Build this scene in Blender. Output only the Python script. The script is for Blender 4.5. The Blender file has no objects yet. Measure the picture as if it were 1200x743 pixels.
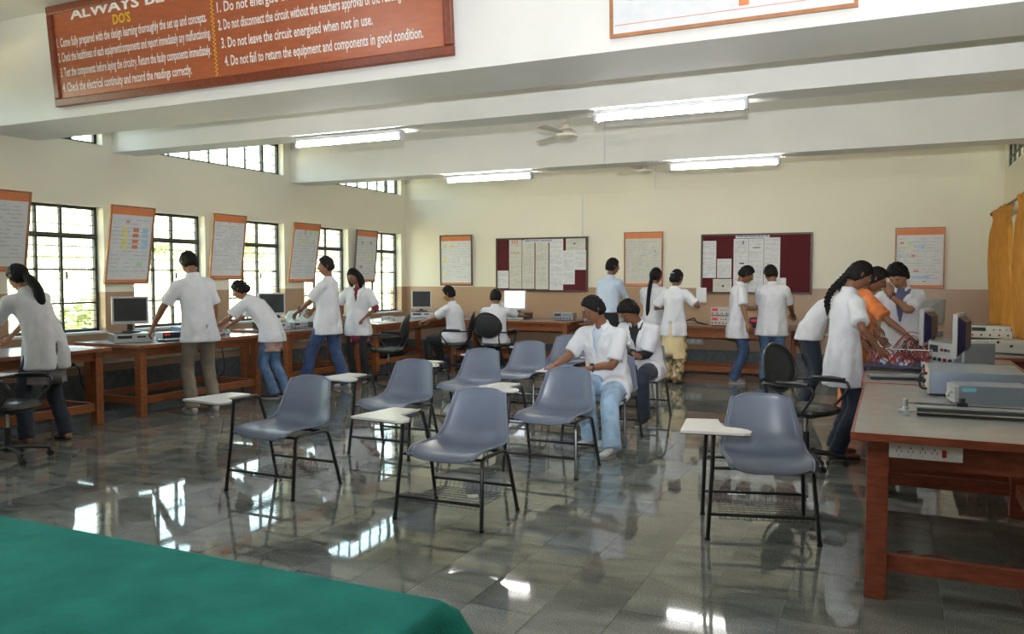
import bpy, bmesh, math, random
from mathutils import Vector as V, Matrix, noise
from mathutils.bvhtree import BVHTree
R = math.radians
PI = math.pi
rnd = random.Random(7)
SC = bpy.context.scene
COL = SC.collection

# ------------------------------------------------------------ camera, world, light, exposure
cam_d = bpy.data.cameras.new('camera'); cam = bpy.data.objects.new('camera', cam_d); COL.objects.link(cam)
cam.location = (0, 0, 1.5); cam.rotation_euler = (R(90 - 2.79), 0, R(24.98))
cam_d.sensor_width = 36; cam_d.lens = 36 * 955 / 1200; cam_d.clip_start = .05; cam_d.clip_end = 200
SC.camera = cam
SC.view_settings.view_transform = 'Standard'; SC.view_settings.look = 'None'
SC.view_settings.gamma = 1; SC.view_settings.use_curve_mapping = False
SC.view_settings.exposure = 0.72
w = bpy.data.worlds.new('world'); SC.world = w; w.use_nodes = True
nt = w.node_tree; bg = nt.nodes['Background']
sky = nt.nodes.new('ShaderNodeTexSky'); sky.sky_type = 'NISHITA'; sky.sun_disc = False
sky.sun_elevation = R(52); sky.sun_rotation = R(100); sky.air_density = 1.6; sky.dust_density = 4.0
nt.links.new(sky.outputs[0], bg.inputs[0]); bg.inputs[1].default_value = WORLD_S = 1.6
def lamp(name, kind, loc, energy, size=None, rot=(0, 0, 0), color=(1, 1, 1), sy=None):
    d = bpy.data.lights.new(name, kind); d.energy = energy; d.color = color
    if kind == 'AREA':
        d.size = size
        if sy: d.shape = 'RECTANGLE'; d.size_y = sy
    if kind == 'SUN': d.angle = R(1)
    if kind in ('POINT', 'SPOT') and size: d.shadow_soft_size = size
    o = bpy.data.objects.new(name, d); COL.objects.link(o); o.location = loc; o.rotation_euler = rot
    return o
lamp('sun', 'SUN', (0, 0, 20), 5.0, rot=(0, R(40), R(12)), color=(1, .95, .85))
# the photographer's flash, just above the lens
fl = lamp('camera_flash', 'SPOT', (0, .02, 1.80), 680, .03, rot=(R(111), 0, R(22)), color=(.93, .96, 1.0)); fl.data.spot_size = R(84); fl.data.spot_blend = .6
# daylight portals in the window openings (sampling aids for the real sky)
for y0 in (2.37, 3.97, 5.6, 7.17, 8.77, 10.40, 12.05):
    p = lamp('window_portal', 'AREA', (-8.75, y0 + .58, 1.6), 1, 1.17, rot=(0, R(-90), 0), sy=1.47); p.data.size = 1.47; p.data.size_y = 1.17; p.data.cycles.is_portal = True

# ------------------------------------------------------------ helpers
def mat(name, col, rough=.6, metal=0, var=.08, scale=6, bump=0, bscale=40, stretch=(1, 1, 1), coords='Object', spec=.5, col2=None, emit=0, trans=0, sheen=0, det=4, bd=.01):
    m = bpy.data.materials.new(name); m.use_nodes = True; n = m.node_tree.nodes; l = m.node_tree.links
    b = n['Principled BSDF']; b.inputs['Roughness'].default_value = rough; b.inputs['Metallic'].default_value = metal
    b.inputs['Specular IOR Level'].default_value = spec
    if sheen: b.inputs['Sheen Weight'].default_value = sheen
    c = (*col, 1)
    if coords == 'World': src = n.new('ShaderNodeNewGeometry').outputs['Position']
    else: src = n.new('ShaderNodeTexCoord').outputs['Object']
    mp = n.new('ShaderNodeMapping'); mp.inputs['Scale'].default_value = stretch; l.new(src, mp.inputs[0])
    if var or col2:
        t = n.new('ShaderNodeTexNoise'); t.inputs['Scale'].default_value = scale; t.inputs['Detail'].default_value = det; l.new(mp.outputs[0], t.inputs[0])
        mx = n.new('ShaderNodeMix'); mx.data_type = 'RGBA'
        mr = n.new('ShaderNodeMapRange'); mr.inputs['From Min'].default_value = .3; mr.inputs['From Max'].default_value = .7
        l.new(t.outputs[0], mr.inputs[0]); l.new(mr.outputs[0], mx.inputs[0])
        mx.inputs[6].default_value = tuple(max(0, x * (1 - var)) for x in col) + (1,)
        mx.inputs[7].default_value = (*(col2 or tuple(min(1, x * (1 + var)) for x in col)), 1)
        l.new(mx.outputs[2], b.inputs['Base Color'])
    else: b.inputs['Base Color'].default_value = c
    if bump:
        t2 = n.new('ShaderNodeTexNoise'); t2.inputs['Scale'].default_value = bscale; t2.inputs['Detail'].default_value = 5; l.new(mp.outputs[0], t2.inputs[0])
        bp = n.new('ShaderNodeBump'); bp.inputs['Strength'].default_value = bump; bp.inputs['Distance'].default_value = bd
        l.new(t2.outputs[0], bp.inputs['Height']); l.new(bp.outputs[0], b.inputs['Normal'])
    if emit:
        b.inputs['Emission Color'].default_value = c; b.inputs['Emission Strength'].default_value = emit
    return m
class MB:
    def __init__(s): s.v = []; s.f = []; s.m = []; s.mi = 0
    def add(s, vs, fs, mi=None):
        o = len(s.v); s.v += [tuple(v) for v in vs]; s.f += [tuple(i + o for i in f) for f in fs]
        s.m += [s.mi if mi is None else mi] * len(fs); return s
    def box(s, c, d, rot=None, mi=None):
        x, y, z = d[0] / 2, d[1] / 2, d[2] / 2
        vs = [V((a * x, b * y, e * z)) for e in (-1, 1) for a, b in ((-1, -1), (1, -1), (1, 1), (-1, 1))]
        if rot: vs = [rot @ v for v in vs]
        vs = [v + V(c) for v in vs]
        return s.add(vs, [(3, 2, 1, 0), (4, 5, 6, 7), (0, 1, 5, 4), (1, 2, 6, 5), (2, 3, 7, 6), (3, 0, 4, 7)], mi)
    def bx(s, x0, x1, y0, y1, z0, z1, mi=None): return s.box(((x0 + x1) / 2, (y0 + y1) / 2, (z0 + z1) / 2), (x1 - x0, y1 - y0, z1 - z0), None, mi)
    def rings(s, rs, caps=True, mi=None):      # rings of equal count
        n = len(rs[0]); vs = [p for r in rs for p in r]; fs = []
        for i in range(len(rs) - 1):
            for j in range(n):
                k = (j + 1) % n; fs.append((i * n + j, i * n + k, (i + 1) * n + k, (i + 1) * n + j))
        if caps: fs.append(tuple(reversed(range(n)))); fs.append(tuple((len(rs) - 1) * n + j for j in range(n)))
        return s.add(vs, fs, mi)
    def loft(s, secs, n=20, mi=None, fn=None):  # secs: (center, ax, ay) vectors already scaled
        rs = []
        for q, (c, a, b) in enumerate(secs):
            rs.append([V(c) + V(a) * math.cos(2 * PI * j / n) * (fn(q, j) if fn else 1) + V(b) * math.sin(2 * PI * j / n) * (fn(q, j) if fn else 1) for j in range(n)])
        return s.rings(rs, True, mi)
    def tube(s, pts, rad, n=8, smooth=0, mi=None, flat=None, closed=False):
        pts = [V(p) for p in pts]; rad = [rad] * len(pts) if isinstance(rad, (int, float)) else list(rad)
        if smooth:
            P = []; Q = []; m = len(pts)
            for i in range(m - 1):
                p0 = pts[max(i - 1, 0)]; p1 = pts[i]; p2 = pts[i + 1]; p3 = pts[min(i + 2, m - 1)]
                for k in range(smooth):
                    t = k / smooth
                    P.append(.5 * ((2 * p1) + (p2 - p0) * t + (2 * p0 - 5 * p1 + 4 * p2 - p3) * t * t + (3 * p1 - p0 - 3 * p2 + p3) * t ** 3))
                    Q.append(rad[i] * (1 - t) + rad[i + 1] * t)
            P.append(pts[-1]); Q.append(rad[-1]); pts, rad = P, Q
        rs = []; up = None
        for i, p in enumerate(pts):
            d = (pts[min(i + 1, len(pts) - 1)] - pts[max(i - 1, 0)])
            d = d.normalized() if d.length > 1e-9 else V((0, 0, 1))
            if up is None: up = (flat[0] if flat else (V((0, 0, 1)) if abs(d.z) < .9 else V((1, 0, 0))))
            a = d.cross(V(up));
            if a.length < 1e-6: a = d.orthogonal()
            a.normalize(); b = a.cross(d).normalized()
            if not flat: up = b
            fl_ = flat[1] if flat else 1
            rs.append([p + (a * math.cos(2 * PI * j / n) + b * fl_ * math.sin(2 * PI * j / n)) * rad[i] for j in range(n)])
        return s.rings(rs, True, mi)
    def ball(s, c, r, n=10, m=7, mi=None, rot=None):
        r = V((r, r, r)) if isinstance(r, (int, float)) else V(r); rs = []
        for i in range(1, m):
            t = PI * i / m
            ring = [V((r.x * math.sin(t) * math.cos(2 * PI * j / n), r.y * math.sin(t) * math.sin(2 * PI * j / n), -r.z * math.cos(t))) for j in range(n)]
            rs.append([(rot @ p if rot else p) + V(c) for p in ring])
        return s.rings(rs, True, mi)
    def cyl(s, c, r, h, n=16, mi=None, axis='z', r2=None):
        d = V({'x': (1, 0, 0), 'y': (0, 1, 0), 'z': (0, 0, 1)}[axis]); return s.tube([V(c) - d * h / 2, V(c) + d * h / 2], [r, r if r2 is None else r2], n, mi=mi)
    def prism(s, poly, z0, z1, mi=None):
        n = len(poly); return s.rings([[(x, y, z0) for x, y in poly], [(x, y, z1) for x, y in poly]], True, mi)
    def mesh(s, name, mats):
        me = bpy.data.meshes.new(name); me.from_pydata(s.v, [], s.f)
        for m in (mats if isinstance(mats, (list, tuple)) else [mats]): me.materials.append(m)
        if any(s.m): me.polygons.foreach_set('material_index', s.m)
        me.update(); return me
    def build(s, name, mats, parent=None, smooth=False, bevel=0, label=None, fixn=False, sub=0):
        me = s.mesh(name, mats)
        if fixn:
            bm = bmesh.new(); bm.from_mesh(me); bmesh.ops.recalc_face_normals(bm, faces=bm.faces); bm.to_mesh(me); bm.free()
        if smooth:
            me.polygons.foreach_set('use_smooth', [True] * len(me.polygons))
            if smooth != 2: me.set_sharp_from_angle(angle=R(42))
        o = bpy.data.objects.new(name, me); COL.objects.link(o)
        if parent: o.parent = parent
        if bevel:
            b = o.modifiers.new('bevel', 'BEVEL'); b.width = bevel; b.segments = 2; b.limit_method = 'ANGLE'
        if sub:
            b = o.modifiers.new('sub', 'SUBSURF'); b.levels = sub; b.render_levels = sub
        if label: o['label'] = label
        return o
def thing(name, label, cat, loc=(0, 0, 0), rz=0, group=None, rx=0):
    o = bpy.data.objects.new(name, None); COL.objects.link(o); o.location = loc; o.rotation_euler = (R(rx), 0, R(rz)); o.empty_display_size = .1
    return tag(o, label, cat, group)
def tag(o, label, cat, group=None):
    o['label'] = label; o['category'] = cat
    if group: o['group'] = group
    return o
def struct(name, mb, m, parent=None, **k):
    o = mb.build(name, m, parent, **k)
    if not parent: o['kind'] = 'structure'
    return o
def dup(o, parent=None):
    c = o.copy(); COL.objects.link(c); c.parent = parent
    for ch in list(o.children): dup(ch, c)
    return c
def place(root, label, loc, rz):
    c = dup(root); c['label'] = label; c.location = loc; c.rotation_euler.z = R(rz); return c
def remesh(mb, vox, sm=2):
    me = mb.mesh('tmp', []); o = bpy.data.objects.new('tmp', me); COL.objects.link(o)
    md = o.modifiers.new('r', 'REMESH'); md.mode = 'VOXEL'; md.voxel_size = vox
    if sm: s_ = o.modifiers.new('s', 'SMOOTH'); s_.iterations = sm; s_.factor = .5
    dg = bpy.context.evaluated_depsgraph_get(); ev = o.evaluated_get(dg); m2 = ev.to_mesh()
    r = MB(); r.v = [tuple(v.co) for v in m2.vertices]; r.f = [tuple(p.vertices) for p in m2.polygons]; r.m = [0] * len(r.f)
    ev.to_mesh_clear(); bpy.data.objects.remove(o); bpy.data.meshes.remove(me); return r
def text_mesh(txt, bold=0):
    c = bpy.data.curves.new('t', 'FONT'); c.body = txt; c.resolution_u = 2; c.offset = bold; c.fill_mode = 'FRONT'
    o = bpy.data.objects.new('t', c); me = bpy.data.meshes.new_from_object(o)
    vs = [v.co.copy() for v in me.vertices]; fs = [tuple(p.vertices) for p in me.polygons]
    bpy.data.objects.remove(o); bpy.data.curves.remove(c); bpy.data.meshes.remove(me); return vs, fs
def put_text(mb, txt, x0, x1, z, h, y=0, bold=.012, mi=None, slope=0):   # lettering in the local xz plane, facing -y
    vs, fs = text_mesh(txt, bold)
    if not vs: return
    a = min(v.x for v in vs); b = max(v.x for v in vs)
    k = (x1 - x0) / max(b - a, 1e-6)
    mb.add([(x0 + (v.x - a) * k, y, z + v.y * h + slope * (v.x - a) * k) for v in vs], fs, mi)

# ------------------------------------------------------------ materials
M = {}
def paint(name, dado):
    m = bpy.data.materials.new(name); m.use_nodes = True; n = m.node_tree.nodes; l = m.node_tree.links; b = n['Principled BSDF']
    g = n.new('ShaderNodeNewGeometry'); sx = n.new('ShaderNodeSeparateXYZ'); l.new(g.outputs['Position'], sx.inputs[0])
    t = n.new('ShaderNodeTexNoise'); t.inputs['Scale'].default_value = 1.3; t.inputs['Detail'].default_value = 6; l.new(g.outputs['Position'], t.inputs[0])
    gt = n.new('ShaderNodeMath'); gt.operation = 'GREATER_THAN'; l.new(sx.outputs[2], gt.inputs[0]); gt.inputs[1].default_value = 1.325
    a = n.new('ShaderNodeMix'); a.data_type = 'RGBA'; l.new(t.outputs[0], a.inputs[0]); a.inputs[6].default_value = (*dado[0], 1); a.inputs[7].default_value = (*dado[1], 1)
    c = n.new('ShaderNodeMix'); c.data_type = 'RGBA'; l.new(t.outputs[0], c.inputs[0]); c.inputs[6].default_value = (.80, .76, .61, 1); c.inputs[7].default_value = (.86, .82, .68, 1)
    x = n.new('ShaderNodeMix'); x.data_type = 'RGBA'; l.new(gt.outputs[0], x.inputs[0]); l.new(a.outputs[2], x.inputs[6]); l.new(c.outputs[2], x.inputs[7])
    l.new(x.outputs[2], b.inputs['Base Color'])
    mr = n.new('ShaderNodeMapRange'); l.new(gt.outputs[0], mr.inputs[0]); mr.inputs['To Min'].default_value = .32; mr.inputs['To Max'].default_value = .6; l.new(mr.outputs[0], b.inputs['Roughness'])
    t2 = n.new('ShaderNodeTexNoise'); t2.inputs['Scale'].default_value = 30; l.new(g.outputs['Position'], t2.inputs[0])
    bp = n.new('ShaderNodeBump'); bp.inputs['Strength'].default_value = .08; bp.inputs['Distance'].default_value = .01; l.new(t2.outputs[0], bp.inputs['Height']); l.new(bp.outputs[0], b.inputs['Normal'])
    return m
M['wall'] = paint('wall_paint', ((.42, .27, .165), (.48, .32, .20)))
M['white_wall'] = mat('beam_paint', (.80, .79, .75), .6, var=.03, scale=2, coords='World', bump=.06, bscale=25)
M['ceil'] = mat('ceiling_paint', (.78, .77, .72), .7, var=.03, scale=2, coords='World')
def granite():
    m = bpy.data.materials.new('granite_tile'); m.use_nodes = True; n = m.node_tree.nodes; l = m.node_tree.links; b = n['Principled BSDF']
    g = n.new('ShaderNodeNewGeometry'); oi = n.new('ShaderNodeObjectInfo')
    ad = n.new('ShaderNodeMath'); ad.operation = 'ADD'; l.new(g.outputs['Random Per Island'], ad.inputs[0]); l.new(oi.outputs['Random'], ad.inputs[1])
    fr = n.new('ShaderNodeMath'); fr.operation = 'FRACT'; l.new(ad.outputs[0], fr.inputs[0])
    off = n.new('ShaderNodeVectorMath'); off.operation = 'SCALE'; off.inputs[0].default_value = (9, 5, 3); l.new(fr.outputs[0], off.inputs['Scale'])
    av = n.new('ShaderNodeVectorMath'); l.new(g.outputs['Position'], av.inputs[0]); l.new(off.outputs[0], av.inputs[1])
    mp = n.new('ShaderNodeMapping'); mp.inputs['Scale'].default_value = (1, 2.4, 1); l.new(av.outputs[0], mp.inputs[0])
    t = n.new('ShaderNodeTexNoise'); t.inputs['Scale'].default_value = 2.6; t.inputs['Detail'].default_value = 7; t.inputs['Distortion'].default_value = .6; l.new(mp.outputs[0], t.inputs[0])
    t2 = n.new('ShaderNodeTexNoise'); t2.inputs['Scale'].default_value = 150; t2.inputs['Detail'].default_value = 3; l.new(g.outputs['Position'], t2.inputs[0])
    r1 = n.new('ShaderNodeMapRange'); r1.inputs['From Min'].default_value = .3; r1.inputs['From Max'].default_value = .7; l.new(t.outputs[0], r1.inputs[0])
    c1 = n.new('ShaderNodeMix'); c1.data_type = 'RGBA'; l.new(r1.outputs[0], c1.inputs[0]); c1.inputs[6].default_value = (.105, .115, .105, 1); c1.inputs[7].default_value = (.225, .235, .21, 1)
    r2 = n.new('ShaderNodeMapRange'); r2.inputs['From Min'].default_value = .35; r2.inputs['From Max'].default_value = .65; r2.inputs['To Min'].default_value = .55; r2.inputs['To Max'].default_value = 1.45; l.new(t2.outputs[0], r2.inputs[0])
    r3 = n.new('ShaderNodeMapRange'); r3.inputs['To Min'].default_value = .82; r3.inputs['To Max'].default_value = 1.2; l.new(fr.outputs[0], r3.inputs[0])
    mu = n.new('ShaderNodeMath'); mu.operation = 'MULTIPLY'; l.new(r2.outputs[0], mu.inputs[0]); l.new(r3.outputs[0], mu.inputs[1])
    sc = n.new('ShaderNodeVectorMath'); sc.operation = 'SCALE'; l.new(c1.outputs[2], sc.inputs[0]); l.new(mu.outputs[0], sc.inputs['Scale']); l.new(sc.outputs[0], b.inputs['Base Color'])
    r4 = n.new('ShaderNodeMapRange'); r4.inputs['To Min'].default_value = .02; r4.inputs['To Max'].default_value = .055; l.new(t.outputs[0], r4.inputs[0]); l.new(r4.outputs[0], b.inputs['Roughness'])
    b.inputs['Specular IOR Level'].default_value = .62
    bp = n.new('ShaderNodeBump'); bp.inputs['Strength'].default_value = .01; bp.inputs['Distance'].default_value = .003
    t3 = n.new('ShaderNodeTexNoise'); t3.inputs['Scale'].default_value = 5; l.new(g.outputs['Position'], t3.inputs[0]); l.new(t3.outputs[0], bp.inputs['Height']); l.new(bp.outputs[0], b.inputs['Normal'])
    return m
M['tile'] = granite()
M['grout'] = mat('grout', (.26, .27, .25), .8, coords='World')
M['skirt'] = mat('grey_granite_skirting', (.13, .15, .16), .35, var=.3, scale=14, coords='World')
M['trunk'] = mat('white_plastic_trunking', (.62, .60, .57), .4, var=.03)
M['frame'] = mat('dark_window_paint', (.035, .038, .03), .5, var=.1)
M['wire'] = mat('grille_wire', (.10, .11, .09), .5, var=.05)
g = bpy.data.materials.new('window_glass'); g.use_nodes = True; n = g.node_tree.nodes; l = g.node_tree.links; n.remove(n['Principled BSDF'])
tr = n.new('ShaderNodeBsdfTransparent'); tr.inputs[0].default_value = (.93, .95, .9, 1); gl = n.new('ShaderNodeBsdfGlossy'); gl.inputs['Roughness'].default_value = .03; fz = n.new('ShaderNodeFresnel'); fz.inputs[0].default_value = 1.45; gg = n.new('ShaderNodeNewGeometry'); ior = n.new('ShaderNodeMapRange'); l.new(gg.outputs['Backfacing'], ior.inputs[0]); ior.inputs['To Min'].default_value = 1.45; ior.inputs['To Max'].default_value = 1 / 1.45; l.new(ior.outputs[0], fz.inputs[0])
mx = n.new('ShaderNodeMixShader'); l.new(fz.outputs[0], mx.inputs[0]); l.new(tr.outputs[0], mx.inputs[1]); l.new(gl.outputs[0], mx.inputs[2]); l.new(mx.outputs[0], n['Material Output'].inputs[0]); M['glass'] = g
M['wood'] = mat('brown_table_wood', (.27, .088, .030), .32, var=.28, scale=4, stretch=(3, 3, 14), bump=.05, bscale=20)
M['woodx'] = mat('brown_table_wood_rail', (.27, .088, .030), .32, var=.28, scale=4, stretch=(2, 2, 18), bump=.05, bscale=20)
M['redwood'] = mat('reddish_table_wood', (.29, .075, .04), .35, var=.3, scale=4, stretch=(3, 3, 12), bump=.05, bscale=20)
M['laminate'] = mat('pale_laminate_top', (.36, .35, .335), .22, var=.06, scale=8)
M['board'] = mat('varnished_signboard', (.42, .115, .045), .28, var=.12, scale=3, stretch=(2, 6, 12))
M['board_frame'] = mat('signboard_frame', (.20, .045, .02), .3, var=.2, scale=4, stretch=(8, 8, 8))
M['white_letter'] = mat('white_paint_letter', (.85, .84, .80), .5, var=0)
M['yellow_letter'] = mat('yellow_paint_letter', (.80, .50, .02), .5, var=0)
M['paper'] = mat('paper', (.72, .73, .74), .6, var=.05, scale=12, bump=.1, bscale=20)
M['paper_cream'] = mat('cream_paper', (.64, .63, .56), .6, var=.06, scale=12, bump=.1, bscale=12)
M['ink'] = mat('grey_print', (.36, .36, .37), .6, var=0)
M['ink_blue'] = mat('blue_print', (.05, .07, .30), .6, var=0)
M['orange'] = mat('orange_print', (.72, .22, .07), .55, var=.05)
M['p_yellow'] = mat('yellow_print', (.80, .72, .20), .6, var=0)
M['p_red'] = mat('red_print', (.70, .22, .14), .6, var=0)
M['p_blue'] = mat('light_blue_print', (.40, .62, .82), .6, var=0)
M['p_green'] = mat('green_print', (.42, .72, .42), .6, var=0)
M['pframe'] = mat('poster_frame_wood', (.42, .17, .06), .4, var=.2, scale=10)
M['pframe_dark'] = mat('poster_frame_dark', (.09, .06, .04), .4, var=.2, scale=10)
M['maroon'] = mat('maroon_felt', (.10, .008, .014), .95, var=.2, scale=60, bump=.2, bscale=200, sheen=.2)
M['shell'] = mat('grey_blue_plastic_shell', (.145, .172, .232), .32, var=.12, scale=5, bump=.04, bscale=120)
M['tubing'] = mat('black_enamel_tube', (.018, .02, .02), .3, var=.1, spec=.6)
M['wire_b'] = mat('dark_basket_wire', (.06, .05, .045), .45, var=.4)
M['tablet'] = mat('white_laminate_writing_pad', (.60, .59, .56), .25, var=.04, scale=10)
M['black'] = mat('black_plastic', (.018, .018, .02), .4, var=.1)
M['blackfab'] = mat('black_woven_mesh', (.02, .02, .021), .7, var=.2, scale=200)
M['vinyl'] = mat('black_vinyl', (.022, .024, .02), .25, var=.1)
M['chrome'] = mat('chrome', (.7, .7, .72), .15, metal=1, var=0)
M['alu'] = mat('brushed_metal', (.5, .52, .55), .35, metal=.8, var=.06)
M['beige'] = mat('beige_plastic', (.56, .54, .48), .45, var=.04)
M['silver'] = mat('silver_plastic', (.52, .53, .54), .4, var=.04)
M['instr'] = mat('grey_instrument_case', (.26, .29, .33), .4, var=.08)
M['instr_blue'] = mat('blue_instrument_case', (.14, .24, .38), .4, var=.1)
M['steelbox'] = mat('pale_blue_steel_case', (.30, .36, .45), .35, var=.08, metal=.3)
M['screen_off'] = mat('dark_screen', (.05, .055, .055), .12, var=.1)
M['screen_blue'] = mat('dark_blue_panel', (.015, .015, .06), .3, var=.05)
M['screen_on'] = mat('lit_screen', (.82, .87, 1.0), .3, var=0, emit=1.0)
M['lcd_green'] = mat('green_lcd', (.10, .30, .35), .3, var=0, emit=.25)
M['led'] = mat('red_display', (.4, .02, .02), .3, var=0, emit=.4)
M['redwire'] = mat('red_cable', (.30, .03, .028), .4, var=.1)
M['green_cloth'] = mat('green_baize_cloth', (.022, .215, .185), .95, var=.16, scale=7, bump=.5, bscale=160, spec=.12)
M['curtain'] = mat('mustard_curtain', (.55, .235, .03), .75, var=.15, scale=8, stretch=(6, 6, 1), bump=.1, bscale=60)
M['tube_on'] = mat('fluorescent_tube', (1.0, .98, .96), .3, var=0, emit=52)
M['fixture'] = mat('white_fixture', (.62, .64, .66), .35, var=.02)
M['fan'] = mat('cream_fan_paint', (.70, .66, .54), .35, var=.05)
M['socket'] = mat('white_socket_plate', (.78, .76, .78), .3, var=.02)
M['redsw'] = mat('red_rocker', (.35, .02, .03), .25, var=0)
M['leaf'] = mat('leaf', (.34, .42, .16), .6, var=.4, scale=3)
M['ground'] = mat('dusty_ground', (.50, .44, .30), .9, var=.2, scale=.7)
M['outwall'] = mat('pale_boundary_wall', (.80, .76, .50), .8, var=.12, scale=.8)
M['skin'] = mat('brown_skin', (.24, .105, .055), .5, var=.08, scale=20)
M['skin2'] = mat('light_brown_skin', (.34, .165, .09), .5, var=.08, scale=20)
M['hair'] = mat('black_hair', (.006, .005, .005), .6, spec=.25, var=.3, scale=40, stretch=(6, 6, 1), bump=.5, bscale=60)
M['eye'] = mat('eye_white', (.36, .32, .29), .3, var=0); M['iris'] = mat('dark_iris', (.01, .008, .006), .2, var=0)
M['lips'] = mat('lips', (.22, .07, .05), .45, var=0)
def cloth(name, col, var=.05, **k): M[name] = mat(name, col, .85, var=var, scale=9, bump=.5, bscale=8, sheen=.1, bd=.03, **k)
cloth('white_coat', (.68, .69, .73)); cloth('jeans', (.035, .065, .15), .35); cloth('dark_jeans', (.014, .022, .04), .3); cloth('light_jeans', (.30, .43, .58), .3)
cloth('mid_jeans', (.085, .16, .29), .35); cloth('khaki', (.20, .165, .125), .1); cloth('black_cloth', (.012, .012, .014)); cloth('maroon_cloth', (.20, .02, .05))
cloth('grey_cloth', (.12, .105, .11), .3); cloth('print_cloth', (.33, .22, .19), .5); cloth('blue_shirt', (.52, .62, .74), .04); cloth('yellow_cloth', (.70, .56, .31), .06)
cloth('orange_silk', (.72, .20, .05), .3); cloth('blue_tee', (.10, .11, .22), .1); cloth('cream_white', (.70, .68, .63))
M['salwar'] = mat('patterned_salwar', (.03, .02, .015), .8, var=.3, scale=16, col2=(.62, .47, .24), det=1)
M['shoe'] = mat('shoe_grey', (.22, .2, .19), .6, var=.3); M['shoe_white'] = mat('shoe_white', (.5, .49, .47), .5, var=.35, scale=18); M['shoe_dark'] = mat('shoe_dark', (.03, .025, .022), .5, var=.2); M['sole'] = mat('rubber_sole', (.35, .34, .32), .7)
# ------------------------------------------------------------ room shell
XL, XR, YN, YB, ZC = -8.5, 1.41, -4.0, 13.4, 4.0
fl_ = MB(); fl_.bx(XL - .3, XR + .3, YN - .3, YB + .3, -.2, -.004); floor = struct('floor', fl_, M['grout'])
TW, TL = .33, .66; cells = []
i = 0; x = -.09 - 26 * TW
while x < XR:
    y = YN - (.22 if i % 3 == 1 else .44 if i % 3 == 2 else 0)
    while y < YB:
        x0, x1, y0, y1 = max(x, XL), min(x + TW, XR), max(y, YN), min(y + TL, YB)
        if x1 - x0 > .03 and y1 - y0 > .03:
            cx, cy = (x0 + x1) / 2, (y0 + y1) / 2; d = -cx * math.sin(R(-24.98)) * -1; dep = -math.sin(R(24.98)) * cx + math.cos(R(24.98)) * cy; lat = math.cos(R(24.98)) * cx + math.sin(R(24.98)) * cy
            vis = dep > 2.9 and abs(lat / dep) < .66
            cells.append((0 if vis else 1, dep if vis else 99, x0, x1, y0, y1))
        y += TL
    x += TW; i += 1
cells.sort(); rest = MB(); cache = {}
for k, (a, b, x0, x1, y0, y1) in enumerate(cells):
    cx, cy = (x0 + x1) / 2, (y0 + y1) / 2; wx, wy = x1 - x0 - .0025, y1 - y0 - .0025
    tilt = Matrix.Rotation(R(rnd.uniform(-.06, .06)), 3, 'X') @ Matrix.Rotation(R(rnd.uniform(-.08, .08)), 3, 'Y')
    if k < 300:
        key = (round(wx, 3), round(wy, 3))
        if key not in cache:
            m_ = MB(); m_.box((0, 0, 0), (wx, wy, .008)); cache[key] = m_.mesh('tile', M['tile'])
        o = bpy.data.objects.new('tile', cache[key]); COL.objects.link(o); o.parent = floor; o.location = (cx, cy, -.0045 + rnd.uniform(0, .0004)); o.rotation_euler = tilt.to_euler()
    else: rest.box((cx, cy, -.0045 + rnd.uniform(0, .0003)), (wx, wy, .008), tilt)
o = rest.build('tile_field', M['tile'], floor); o['kind'] = 'stuff'
cl = MB(); cl.bx(XL - .3, XR + .3, YN - .3, YB + .3, ZC, ZC + .2); struct('ceiling', cl, M['ceil'])

def wall_with_openings(name, x0, x1, opens, m, y0=YN, y1=YB):
    """wall slab along y with rectangular openings (ya, yb, za, zb)"""
    mb = MB(); zs = sorted({0, ZC} | {o[2] for o in opens} | {o[3] for o in opens}); zs = [z for z in zs]
    for za, zb in zip(zs, zs[1:]):
        cuts = sorted((o[0], o[1]) for o in opens if o[2] <= za + 1e-6 and o[3] >= zb - 1e-6); y = y0
        for a, b in cuts:
            if a > y: mb.bx(x0, x1, y, a, za, zb)
            y = b
        if y < y1: mb.bx(x0, x1, y, y1, za, zb)
    return struct(name, mb, m)
WIN = [(2.37, 3.55), (3.97, 5.15), (5.58, 6.76), (7.17, 8.34), (8.77, 9.94), (10.40, 11.57), (12.07, 13.24)]
CLR = [(2.6, 5.0), (5.4, 6.77), (7.5, 9.94), (10.75, 13.25)]
wall_with_openings('wall_left', XL - .25, XL, [(a, b, .86, 2.33) for a, b in WIN] + [(a, b, 3.06, 3.54) for a, b in CLR], M['wall'])
RW = [(9.7, 12.5)]; RC = [(11.0, 13.25)]
wall_with_openings('wall_right', XR, XR + .25, [(a, b, .9, 2.3) for a, b in RW] + [(a, b, 3.0, 3.5) for a, b in RC], M['wall'])
m_ = MB(); m_.bx(XL - .3, XR + .3, YB, YB + .25, 0, ZC); struct('wall_back', m_, M['wall'])
m_ = MB(); m_.bx(XL - .3, XR + .3, YN - .25, YN, 0, ZC); struct('wall_near', m_, M['wall'])

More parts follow.
